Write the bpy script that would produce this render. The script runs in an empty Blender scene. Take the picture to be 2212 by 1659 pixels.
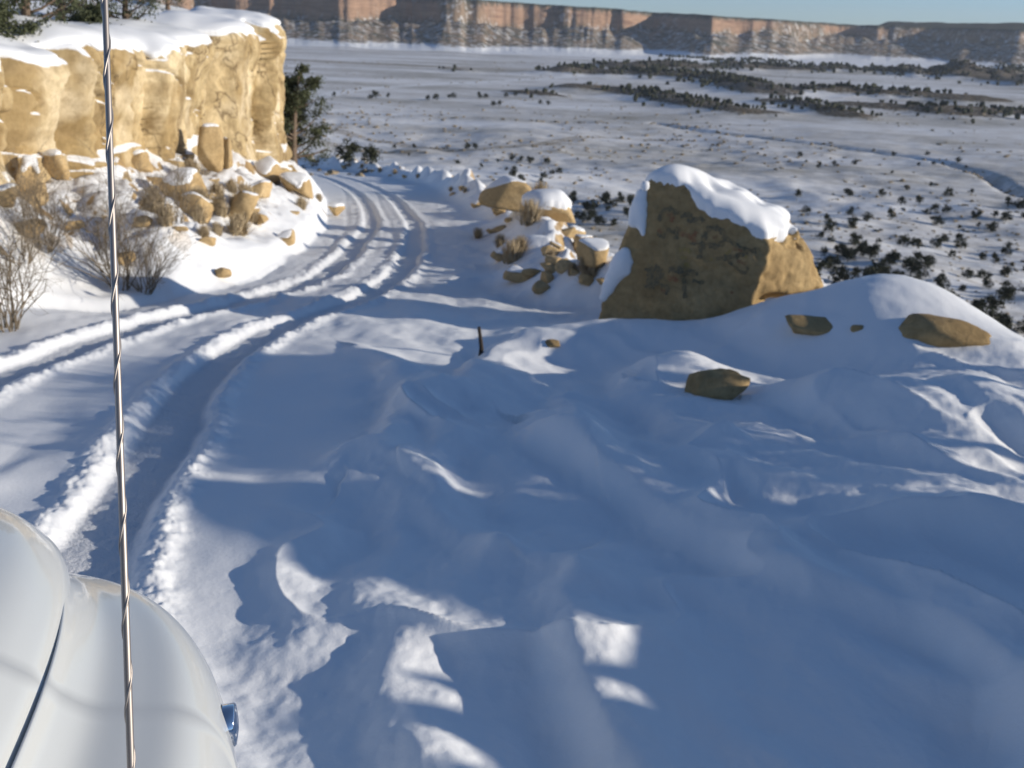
import bpy, bmesh, math, random
import numpy as np
from mathutils import Vector, Matrix
from mathutils.bvhtree import BVHTree

# ------------------------------------------------------------------ camera, sky, sun
CZ = 2.5                                    # camera height above the road it stands on (world z)
LENS_PX, PITCH, ROLL = 996.0, math.radians(20.0), math.radians(2.2)
FWD = np.array([0, math.cos(PITCH), -math.sin(PITCH)])
UP0 = np.array([0, math.sin(PITCH), math.cos(PITCH)]); RT0 = np.array([1.0, 0, 0])
RT = math.cos(ROLL)*RT0 + math.sin(ROLL)*UP0
UPV = -math.sin(ROLL)*RT0 + math.cos(ROLL)*UP0
scene = bpy.context.scene
cam_d = bpy.data.cameras.new("camera"); cam = bpy.data.objects.new("camera", cam_d)
scene.collection.objects.link(cam); scene.camera = cam
M3 = Matrix(((RT[0], UPV[0], -FWD[0]), (RT[1], UPV[1], -FWD[1]), (RT[2], UPV[2], -FWD[2])))
cam.matrix_world = Matrix.Translation((0, 0, CZ)) @ M3.to_4x4()
cam_d.sensor_width = 36.0; cam_d.lens = LENS_PX/1024*36.0
cam_d.clip_start = 0.05; cam_d.clip_end = 30000
cam_d.dof.use_dof = True; cam_d.dof.focus_distance = 1.55; cam_d.dof.aperture_fstop = 8.5

SUN_EL, SUN_AZ = math.radians(14.0), math.radians(95.0)     # azimuth clockwise from +Y
SD = np.array([math.sin(SUN_AZ)*math.cos(SUN_EL), math.cos(SUN_AZ)*math.cos(SUN_EL), math.sin(SUN_EL)])
world = bpy.data.worlds.new("World"); scene.world = world; world.use_nodes = True
wn = world.node_tree.nodes; wl = world.node_tree.links
for n in list(wn): wn.remove(n)
sky = wn.new('ShaderNodeTexSky'); sky.sky_type = 'NISHITA'; sky.sun_disc = False
sky.sun_elevation = SUN_EL; sky.sun_rotation = SUN_AZ; sky.altitude = 1900
sky.air_density = 1.0; sky.dust_density = 0.3; sky.ozone_density = 2.5
bg = wn.new('ShaderNodeBackground'); bg.inputs[1].default_value = 0.12
wo = wn.new('ShaderNodeOutputWorld'); 
tint = wn.new('ShaderNodeMix'); tint.data_type = 'RGBA'; tint.blend_type = 'MULTIPLY'; tint.inputs[0].default_value = 1.0
tint.inputs[7].default_value = (.93, .95, 1.02, 1); wl.new(sky.outputs[0], tint.inputs[6]); 
wtc = wn.new('ShaderNodeTexCoord'); wsp = wn.new('ShaderNodeSeparateXYZ'); wl.new(wtc.outputs['Generated'], wsp.inputs[0])
wmr = wn.new('ShaderNodeMapRange'); wmr.inputs[1].default_value = .22; wmr.inputs[2].default_value = 0.0; wl.new(wsp.outputs[2], wmr.inputs[0])
hor = wn.new('ShaderNodeMix'); hor.data_type = 'RGBA'; hor.blend_type = 'MULTIPLY'; hor.inputs[7].default_value = (.66, .83, 1.12, 1)   # clear winter air: bluer towards the horizon
wl.new(wmr.outputs[0], hor.inputs[0]); wl.new(tint.outputs[2], hor.inputs[6]); wl.new(hor.outputs[2], bg.inputs[0]); wl.new(bg.outputs[0], wo.inputs[0])
sl = bpy.data.lights.new("sun", 'SUN'); sl.energy = 5.0; sl.angle = math.radians(0.5); sl.color = (1.0, 0.90, 0.76)
so = bpy.data.objects.new("sun", sl); scene.collection.objects.link(so)
so.rotation_euler = Vector(SD).to_track_quat('Z', 'Y').to_euler(); so.location = (30, 0, 30)
scene.view_settings.view_transform = 'Standard'; scene.view_settings.look = 'None'
scene.view_settings.exposure = 0.0; scene.view_settings.gamma = 1.0

# ------------------------------------------------------------------ helpers
def ray(px, py): return (px-512)/LENS_PX*RT + FWD - (py-384)/LENS_PX*UPV
def at(px, py, y):                       # a design point: the world point at forward distance y on a sight line
    d = ray(px, py); p = d*(y/d[1]); return np.array([p[0], p[1], p[2]+CZ])
def onplane(px, py, a=-2.3, b=-0.12):
    d = ray(px, py); t = a/(d[2]-b*d[1]); return d[0]*t, d[1]*t
def P2(x, y):                            # 2212-wide sketch coordinates -> ground plan
    return onplane(x*0.46293, y*0.46293)
def smooth(a, b, x):
    t = np.clip((x-a)/(b-a), 0, 1); return t*t*(3-2*t)
def _h(ix, iy, iz, seed):
    n = (ix*374761393 + iy*668265263 + iz*2147483647 + seed*1274126177) & 0xffffffff
    n = ((n ^ (n >> 13))*1274126177) & 0xffffffff
    n = n ^ (n >> 16); return (n & 0xffffff)/float(0xffffff)*2-1
def vn2(x, y, seed=0):
    x = np.asarray(x, float); y = np.asarray(y, float)
    fx = np.floor(x); fy = np.floor(y); ix = fx.astype(np.int64); iy = fy.astype(np.int64)
    u = x-fx; v = y-fy; u = u*u*u*(u*(u*6-15)+10); v = v*v*v*(v*(v*6-15)+10)
    a = _h(ix, iy, 0, seed); b = _h(ix+1, iy, 0, seed); c = _h(ix, iy+1, 0, seed); d = _h(ix+1, iy+1, 0, seed)
    return (a*(1-u)+b*u)*(1-v)+(c*(1-u)+d*u)*v
def fbm2(x, y, o=4, seed=0, g=.5):
    s = 0; a = 1; t = 0; x = np.asarray(x, float); y = np.asarray(y, float)
    for i in range(o):
        s = s+a*vn2(x, y, seed+i*17); t += a; a *= g
        x, y = (x*1.6+y*1.2)+3.7, (y*1.6-x*1.2)+1.3
    return s/t
def vn3(p, seed=0):
    f = np.floor(p); i = f.astype(np.int64); u = p-f; u = u*u*u*(u*(u*6-15)+10)
    r = 0
    for dx in (0, 1):
        for dy in (0, 1):
            for dz in (0, 1):
                w = (u[:, 0] if dx else 1-u[:, 0])*(u[:, 1] if dy else 1-u[:, 1])*(u[:, 2] if dz else 1-u[:, 2])
                r = r+w*_h(i[:, 0]+dx, i[:, 1]+dy, i[:, 2]+dz, seed)
    return r
def fbm3(p, o=4, seed=0, g=.5):
    s = 0; a = 1; t = 0
    for k in range(o):
        s = s+a*vn3(p, seed+k*13); t += a; a *= g; p = p*2.03+1.7
    return s/t
def polyd(x, y, pts):
    """distance, signed side (+ = right of travel), arclength to a polyline"""
    x = np.asarray(x, float); y = np.asarray(y, float)
    best = np.full(x.shape, 1e18); side = np.zeros(x.shape); arc = np.zeros(x.shape); L = 0
    for (x0, y0), (x1, y1) in zip(pts[:-1], pts[1:]):
        dx, dy = x1-x0, y1-y0; l2 = dx*dx+dy*dy; l = math.sqrt(l2)
        t = np.clip(((x-x0)*dx+(y-y0)*dy)/l2, 0, 1)
        qx = x-(x0+t*dx); qy = y-(y0+t*dy); d2 = qx*qx+qy*qy
        m = d2 < best; cr = (qx*dy-qy*dx)
        best = np.where(m, d2, best); side = np.where(m, np.sign(cr), side); arc = np.where(m, L+t*l, arc); L += l
    return np.sqrt(best), side, arc
def spl(pts, n=6):                        # Catmull-Rom through control points
    P = [np.array(p, float) for p in pts]; P = [2*P[0]-P[1]]+P+[2*P[-1]-P[-2]]; out = []
    for i in range(1, len(P)-2):
        for k in range(n):
            t = k/n; a, b, c, d = P[i-1:i+3]
            out.append(.5*((2*b)+(c-a)*t+(2*a-5*b+4*c-d)*t*t+(3*b-a-3*c+d)*t**3))
    out.append(P[-2]); return [tuple(q) for q in out]

def mesh_np(name, V, Fc, smooth_sh=True, normals=None):
    V = np.asarray(V, np.float32); Fc = np.asarray(Fc, np.int32); k = Fc.shape[1]
    me = bpy.data.meshes.new(name); me.vertices.add(len(V)); me.vertices.foreach_set('co', V.ravel())
    me.loops.add(Fc.size); me.loops.foreach_set('vertex_index', Fc.ravel())
    me.polygons.add(len(Fc)); me.polygons.foreach_set('loop_start', np.arange(0, Fc.size, k, dtype=np.int32))
    me.polygons.foreach_set('use_smooth', np.full(len(Fc), smooth_sh))
    me.update(calc_edges=True)
    if normals is not None: me.normals_split_custom_set_from_vertices([tuple(n) for n in normals])
    return me
def attr(me, name, vals):
    a = me.attributes.new(name, 'FLOAT', 'POINT'); a.data.foreach_set('value', np.asarray(vals, np.float32))
def link(name, me, mat=None, parent=None):
    o = bpy.data.objects.new(name, me); scene.collection.objects.link(o)
    if mat is not None and me is not None: me.materials.append(mat)
    if parent is not None: o.parent = parent
    return o
def tag(o, label=None, cat=None, group=None, kind=None):
    if label: o['label'] = label
    if cat: o['category'] = cat
    if group: o['group'] = group
    if kind: o['kind'] = kind
    return o
def empty(name, loc=(0, 0, 0), rz=0):
    o = bpy.data.objects.new(name, None); scene.collection.objects.link(o); o.location = loc
    o.rotation_euler = (0, 0, rz); o.empty_display_size = .2; return o
def bm_mesh(bm, name, smooth_sh=True):
    me = bpy.data.meshes.new(name); bm.to_mesh(me); bm.free()
    me.polygons.foreach_set('use_smooth', [smooth_sh]*len(me.polygons)); return me
def gridfaces(nr, nc, wrap=False):
    r = np.arange(nr-1)[:, None]; c = np.arange(nc if wrap else nc-1)[None, :]; c2 = (c+1) % nc
    return np.stack([r*nc+c, r*nc+c2, (r+1)*nc+c2, (r+1)*nc+c], -1).reshape(-1, 4)
def vnormals(V, Fc):
    e1 = V[Fc[:, 2]]-V[Fc[:, 0]]; e2 = V[Fc[:, -1]]-V[Fc[:, 1]]; n = np.cross(e1, e2)
    N = np.zeros_like(V)
    for k in range(Fc.shape[1]): np.add.at(N, Fc[:, k], n)
    return N/np.maximum(np.linalg.norm(N, axis=1, keepdims=True), 1e-12)
def tube(path, radii, nseg=6):
    """tapered tube along points -> (V,F) quads"""
    P = np.array(path, float); n = len(P); T = np.gradient(P, axis=0); T /= np.maximum(np.linalg.norm(T, axis=1, keepdims=True), 1e-9)
    ref = np.array([0, 0, 1.0]) if abs(T[:, 2]).mean() < .9 else np.array([1.0, 0, 0])
    A = np.cross(T, ref); A /= np.maximum(np.linalg.norm(A, axis=1, keepdims=True), 1e-9); B = np.cross(T, A)
    th = np.linspace(0, 2*math.pi, nseg, endpoint=False)
    V = P[:, None]+np.array(radii)[:, None, None]*(A[:, None]*np.cos(th)[None, :, None]+B[:, None]*np.sin(th)[None, :, None])
    return V.reshape(-1, 3), gridfaces(n, nseg, True)
class Acc:
    def __init__(s): s.V = []; s.F = []; s.n = 0
    def add(s, V, F): s.V.append(np.asarray(V, float)); s.F.append(np.asarray(F)+s.n); s.n += len(V)
    def mesh(s, name, sm=True): return mesh_np(name, np.concatenate(s.V), np.concatenate(s.F), sm)

# ------------------------------------------------------------------ materials
class NT:
    def __init__(s, name):
        s.m = bpy.data.materials.new(name); s.m.use_nodes = True; s.t = s.m.node_tree; s.b = s.t.nodes['Principled BSDF']
        s.tc = s.n('ShaderNodeTexCoord'); s.geo = s.n('ShaderNodeNewGeometry'); s.pos = s.geo.outputs['Position']
    def n(s, t, **kw):
        x = s.t.nodes.new(t)
        for k, v in kw.items(): setattr(x, k, v)
        return x
    def l(s, a, b): s.t.links.new(a, b)
    def noise(s, scale, det=4, rough=.55, vec=None, dist=0, out=0):
        x = s.n('ShaderNodeTexNoise'); x.inputs['Scale'].default_value = scale; x.inputs['Detail'].default_value = det
        x.inputs['Roughness'].default_value = rough; x.inputs['Distortion'].default_value = dist
        s.l(vec if vec is not None else s.pos, x.inputs['Vector']); return x.outputs[out]
    def mapv(s, scale, vec=None, rot=(0, 0, 0)):
        x = s.n('ShaderNodeMapping'); x.inputs['Scale'].default_value = scale; x.inputs['Rotation'].default_value = rot
        s.l(vec if vec is not None else s.pos, x.inputs['Vector']); return x.outputs[0]
    def ramp(s, f, stops, interp='LINEAR'):
        x = s.n('ShaderNodeValToRGB'); cr = x.color_ramp; cr.interpolation = interp
        while len(cr.elements) < len(stops): cr.elements.new(.5)
        for e, (p, c) in zip(cr.elements, stops):
            e.position = p; e.color = (c[0], c[1], c[2], 1) if hasattr(c, '__len__') else (c, c, c, 1)
        s.l(f, x.inputs[0]); return x.outputs[0]
    def math(s, op, a, b=None):
        x = s.n('ShaderNodeMath', operation=op)
        for i, v in enumerate((a, b)):
            if v is None: continue
            if isinstance(v, (int, float)): x.inputs[i].default_value = v
            else: s.l(v, x.inputs[i])
        return x.outputs[0]
    def mix(s, f, a, b, mode='MIX'):
        x = s.n('ShaderNodeMix', data_type='RGBA', blend_type=mode)
        for sock, v in ((x.inputs[0], f), (x.inputs[6], a), (x.inputs[7], b)):
            if isinstance(v, (int, float)): sock.default_value = v
            elif isinstance(v, tuple): sock.default_value = (*v, 1)
            else: s.l(v, sock)
        return x.outputs[2]
    def bump(s, h, strength, dist, normal=None):
        x = s.n('ShaderNodeBump'); x.inputs['Strength'].default_value = strength; x.inputs['Distance'].default_value = dist
        s.l(h, x.inputs['Height'])
        if normal is not None: s.l(normal, x.inputs['Normal'])
        return x.outputs[0]
    def at(s, name): x = s.n('ShaderNodeAttribute', attribute_name=name); return x.outputs['Fac']
    def nz(s):
        x = s.n('ShaderNodeSeparateXYZ'); s.l(s.geo.outputs['Normal'], x.inputs[0]); return x.outputs[2]
    def set(s, col=None, rough=None, normal=None, **kw):
        if col is not None:
            if isinstance(col, tuple): s.b.inputs['Base Color'].default_value = (*col, 1)
            else: s.l(col, s.b.inputs['Base Color'])
        if rough is not None:
            if isinstance(rough, (int, float)): s.b.inputs['Roughness'].default_value = rough
            else: s.l(rough, s.b.inputs['Roughness'])
        if normal is not None: s.l(normal, s.b.inputs['Normal'])
        for k, v in kw.items(): s.b.inputs[k.replace('_', ' ')].default_value = v
        return s.m

SNOW = (0.84, 0.86, 0.88)
def m_ground():
    t = NT('snow_ground')
    talus = t.at('talus'); track = t.at('track'); dirt = t.at('dirt')
    # bare sandstone rubble and soil showing through on the banks
    n1 = t.noise(2.2, 6, .62); n2 = t.noise(.45, 3)
    steep = t.math('SUBTRACT', 1.0, t.nz())
    f = t.math('ADD', t.math('MULTIPLY', steep, 1.5), t.math('MULTIPLY', n1, 1.1))
    f = t.math('ADD', f, t.math('MULTIPLY', n2, .45))
    bare = t.ramp(f, [(.98, 0), (1.03, 1)])
    x = t.n('ShaderNodeMapRange'); t.l(f, x.inputs[0]); x.inputs[1].default_value = 1.19; x.inputs[2].default_value = 1.25; bare = x.outputs[0]
    bare = t.math('MULTIPLY', bare, talus)
    rockc = t.ramp(t.noise(3.0, 5), [(.3, (.22, .14, .065)), (.55, (.43, .30, .145)), (.75, (.52, .38, .20))])
    snowc = t.mix(t.math('MULTIPLY', dirt, .5), SNOW, (.62, .58, .52))
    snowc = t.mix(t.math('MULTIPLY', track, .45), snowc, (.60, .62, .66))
    col = t.mix(bare, snowc, rockc)
    g1 = t.noise(38, 5, .7); g2 = t.noise(6, 3)
    b = t.bump(g1, .55, .005); b = t.bump(g2, .10, .015, b)
    rk = t.noise(26, 4, .75); x2 = t.n('ShaderNodeMath', operation='MULTIPLY'); t.l(rk, x2.inputs[0]); t.l(track, x2.inputs[1])
    b = t.bump(x2.outputs[0], .8, .03, b)
    return t.set(col, .62, b, Specular_IOR_Level=.25)
def m_valley():
    t = NT('snow_valley')
    v = t.mapv((.38, 1, 1)); sage = t.at('sage')
    n1 = t.noise(.16, 6, .72, v); n2 = t.noise(.012, 4, .6, v); n3 = t.noise(.9, 4, .7)
    f = t.math('ADD', t.math('MULTIPLY', n1, .6), t.math('MULTIPLY', n2, .68)); f = t.math('ADD', f, t.math('MULTIPLY', n3, .3))
    f = t.math('ADD', f, t.math('MULTIPLY', sage, .22))
    x = t.n('ShaderNodeMapRange'); t.l(f, x.inputs[0]); x.inputs[1].default_value = .68; x.inputs[2].default_value = 1.02
    x.inputs[3].default_value = .10; x.inputs[4].default_value = .95
    soil = t.ramp(n2, [(.35, (.30, .235, .165)), (.65, (.22, .19, .13))])
    col = t.mix(x.outputs[0], SNOW, soil)
    dark = t.at('dark'); nd = t.noise(.35, 5, .8)
    x3 = t.n('ShaderNodeMapRange'); t.l(t.math('ADD', nd, t.math('MULTIPLY', dark, .45)), x3.inputs[0])
    x3.inputs[1].default_value = .80; x3.inputs[2].default_value = .90
    scr = t.ramp(t.noise(.5, 3), [(.4, (.055, .055, .035)), (.6, (.14, .10, .06)), (.7, (.34, .24, .15))])
    x4 = t.math('MULTIPLY', x3.outputs[0], t.math('MINIMUM', t.math('MULTIPLY', dark, 2.0), 1.0))
    col = t.mix(x4, col, scr)
    b = t.bump(n1, .6, 1.2)
    return t.set(col, .75, b, Specular_IOR_Level=.1)
def m_mesa():
    t = NT('mesa_rock'); sep = t.n('ShaderNodeSeparateXYZ'); t.l(t.pos, sep.inputs[0])
    strata = t.noise(.09, 3, .6, t.mapv((.06, .06, 1.0))); n1 = t.noise(.022, 6, .7); n2 = t.noise(.055, 5, .75)
    rock = t.ramp(strata, [(.32, (.24, .145, .10)), (.48, (.41, .265, .18)), (.58, (.29, .185, .125)), (.7, (.46, .31, .21))])
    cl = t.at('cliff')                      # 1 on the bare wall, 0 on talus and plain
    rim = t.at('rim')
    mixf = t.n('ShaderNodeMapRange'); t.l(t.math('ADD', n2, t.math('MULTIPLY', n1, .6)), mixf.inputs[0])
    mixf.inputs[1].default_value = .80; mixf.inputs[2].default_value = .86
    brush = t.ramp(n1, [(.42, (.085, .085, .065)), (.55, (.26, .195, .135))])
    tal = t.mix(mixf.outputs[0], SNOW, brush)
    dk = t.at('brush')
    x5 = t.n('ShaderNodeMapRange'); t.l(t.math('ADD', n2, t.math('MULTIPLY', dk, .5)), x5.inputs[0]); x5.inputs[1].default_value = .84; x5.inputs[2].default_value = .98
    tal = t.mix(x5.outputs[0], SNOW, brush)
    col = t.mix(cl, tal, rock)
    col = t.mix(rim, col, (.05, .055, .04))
    return t.set(col, .85, t.bump(n2, .8, 6.0), Specular_IOR_Level=.1)
def m_rock(name, a, b, c, scale=1.0, pits=True):
    t = NT(name); p = t.pos
    n1 = t.noise(.9*scale, 5, .6); n2 = t.noise(7*scale, 6, .7); n3 = t.noise(.35*scale, 3, .5, t.mapv((1, 1, 3.2)))
    col = t.ramp(n1, [(.30, a), (.5, b), (.70, c)])
    col = t.mix(t.ramp(n3, [(.42, 0), (.58, .55)]), col, tuple(q*.72 for q in b))
    col = t.mix(t.ramp(n2, [(.35, .5), (.6, 0)]), col, tuple(q*.6 for q in a))
    bb = t.bump(n2, .7, .035/scale**.5); n4 = t.noise(45*scale, 4, .75); bb = t.bump(n4, .5, .006, bb)
    return t.set(col, .9, bb, Specular_IOR_Level=.15)
def m_plain(name, c, rough=.8, var=.25, scale=8):
    t = NT(name); n = t.noise(scale, 4)
    col = t.mix(n, tuple(q*(1-var) for q in c), tuple(min(1, q*(1+var)) for q in c))
    return t.set(col, rough, None, Specular_IOR_Level=.2)
def m_snowcap():
    t = NT('snow_cap'); b = t.bump(t.noise(38, 5, .7), .3, .005)
    return t.set(SNOW, .6, b, Specular_IOR_Level=.25)
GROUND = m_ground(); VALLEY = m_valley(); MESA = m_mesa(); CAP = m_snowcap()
CLIFFM = m_rock('cliff_sandstone', (.40, .27, .12), (.56, .41, .205), (.68, .54, .31), .8)
BOULD = m_rock('boulder_sandstone', (.29, .20, .095), (.43, .305, .15), (.52, .385, .20), 1.6)
RUBBLE = m_rock('rubble_sandstone', (.42, .29, .14), (.58, .42, .22), (.66, .51, .30), 2.2)
NEEDLE = m_plain('juniper_foliage', (.075, .085, .045), .8, .45, 3)
FARGREEN = m_plain('far_juniper', (.045, .050, .033), .9, .4, .3)
BARK = m_plain('juniper_bark', (.17, .125, .09), .9)
TWIG = m_plain('dry_twigs', (.21, .17, .12), .9, .3, 20)
SAGE = m_plain('sage_tufts', (.46, .37, .24), .9, .3, 12)
STAKE = m_plain('weathered_wood', (.05, .04, .032), .9)

# ------------------------------------------------------------------ the lie of the land (heights relative to the camera)
RUT_R = spl([(-.3, -6), (-.7, -1), (-1.2, 1.6), (-1.8, 3.4), (-2.3, 4.8), (-2.75, 7.4), (-3.1, 9.8), (-2.95, 12.2), (-2.6, 13.8), (-2.3, 15.4), (-2.25, 19.5), (-2.7, 26), (-4, 35.3), (-7.4, 53), (-13.4, 74), (-22, 94), (-36, 110)])
RUT_L = spl([(-2.6, -6), (-3.2, -1), (-4.1, 3), (-4.6, 6), (-4.95, 9), (-4.8, 11), (-4.5, 12.6), (-4.05, 14.0), (-3.65, 15.8), (-3.5, 18), (-3.8, 23), (-4.75, 32), (-8.5, 51), (-14.8, 73.5), (-23, 93), (-37, 109)])
EL = spl([(-10, -20), (-9, 0), (-7.9, 7), (-6.6, 11.6), (-5.3, 13.3), (-4.7, 14.9), (-4.5, 17), (-4.6, 20), (-5.1, 26), (-6.2, 32), (-8.6, 44), (-12.0, 57), (-18.2, 76), (-27, 95), (-42, 109)])
ER = spl([(18, -20), (14.5, 0), (12.0, 4.5), (8.4, 8.3), (6.0, 11.4), (4.7, 13.3), (2.7, 14.2), (.7, 15.3), (-.2, 18), (-.2, 22), (-.4, 27), (-1.3, 35), (-2.9, 46), (-5.9, 63), (-13.3, 85), (-24, 101), (-40, 112), (-90, 130)])
CL = spl([(-22, -20), (-16, 0), (-12.2, 8), (-9.8, 12.5), (-8.9, 16), (-8.9, 19), (-9.0, 23), (-9.3, 29), (-9.6, 35), (-9.9, 39.2), (-10.8, 41.4), (-13, 43), (-18, 45), (-32, 48), (-60, 60)])
RIDGES = []   # (polyline, width left, width right, height)
def ridge(pts, wl_, wr_, h): RIDGES.append((spl([P2(*p) for p in pts], 5), wl_, wr_, h))
ridge([(1180, 960), (1290, 1030), (1400, 1085), (1560, 1190), (1700, 1262), (1900, 1310), (2070, 1400), (2180, 1560), (2260, 1800)], .46, .15, .15)
ridge([(860, 1060), (838, 1140), (850, 1250), (880, 1450), (960, 1700), (1080, 2000)], .36, .20, .075)
ridge([(1240, 1210), (1205, 1300), (1240, 1420), (1340, 1600), (1450, 1800)], .34, .14, .10)
ridge([(970, 960), (930, 1040), (940, 1120), (1040, 1180)], .20, .13, .07)
ridge([(780, 770), (850, 830), (880, 900), (850, 960), (770, 1030)], .30, .15, .10)
ridge([(1215, 870), (1225, 930), (1290, 1030)], .30, .2, .13)
ridge([(900, 1010), (860, 1060)], .2, .2, .05)
ridge([(1180, 740), (1060, 800), (1000, 850), (900, 830)], .45, .22, .12)
ridge([(1380, 860), (1500, 960), (1680, 1060), (1900, 1120), (2212, 1180)], .5, .26, .12)
ridge([(1700, 900), (1850, 930), (1950, 1000), (2212, 1090)], .5, .3, .12)
ridge([(1240, 1480), (1400, 1640), (1600, 1850)], .3, .2, .08)
ridge([(230, 930), (60, 1000), (-100, 1080)], .4, .3, .05)
def G(x, y, cx, cy, sx, sy, a=0):
    c, s = math.cos(a), math.sin(a); u = (x-cx)*c+(y-cy)*s; v = -(x-cx)*s+(y-cy)*c
    return np.exp(-.5*((u/sx)**2+(v/sy)**2))
VZ = -70.0
HILLS = []    # valley ridges: plan polyline, half width, height
def hill(pts, w, h):
    HILLS.append(([onplane(px*.46293, py*.46293, VZ, 0) for px, py in pts], w, h))
hill([(1260, 195), (1370, 200), (1480, 225), (1590, 248)], 36, 7)
hill([(1130, 200), (1190, 208)], 24, 4)
hill([(1210, 160), (1400, 165), (1560, 180), (1690, 208)], 51, 9)
hill([(1360, 148), (1600, 150), (1900, 160), (2212, 182), (2500, 210)], 90, 12)
hill([(1680, 225), (1760, 238), (1850, 258)], 27, 5)
hill([(1900, 240), (2212, 250), (2500, 262)], 67, 7)
hill([(2080, 170), (2212, 160), (2500, 170)], 90, 15)
hill([(1750, 205), (1900, 212), (2100, 222)], 40, 8)
hill([(1480, 128), (1700, 138)], 70, 5)
hill([(960, 152), (1010, 155)], 21, 4)
ARROYO = spl([onplane(px*.46293, py*.46293, VZ, 0) for px, py in [(1425, 268), (1520, 282), (1640, 298), (1800, 318), (1900, 332), (2020, 350), (2130, 388), (2260, 440)]], 4)
FENCE = [onplane(px*.46293, py*.46293, VZ, 0) for px, py in [(690, 242), (860, 250), (1000, 258), (1120, 264), (1425, 272)]]
VROAD = spl([onplane(px*.46293, py*.46293, VZ, 0) for px, py in [(1560, 306), (1300, 298), (1150, 322), (980, 332), (800, 300), (700, 282), (660, 300), (760, 322), (900, 335)]], 4)
FARROAD = spl([onplane(px*.46293, py*.46293, VZ, 0) for px, py in [(640, 128), (800, 138), (1100, 150), (1300, 158)]], 3)
FARROAD2 = spl([onplane(px*.46293, py*.46293, VZ, 0) for px, py in [(660, 215), (800, 190), (1000, 178), (1250, 165)]], 3)

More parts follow.
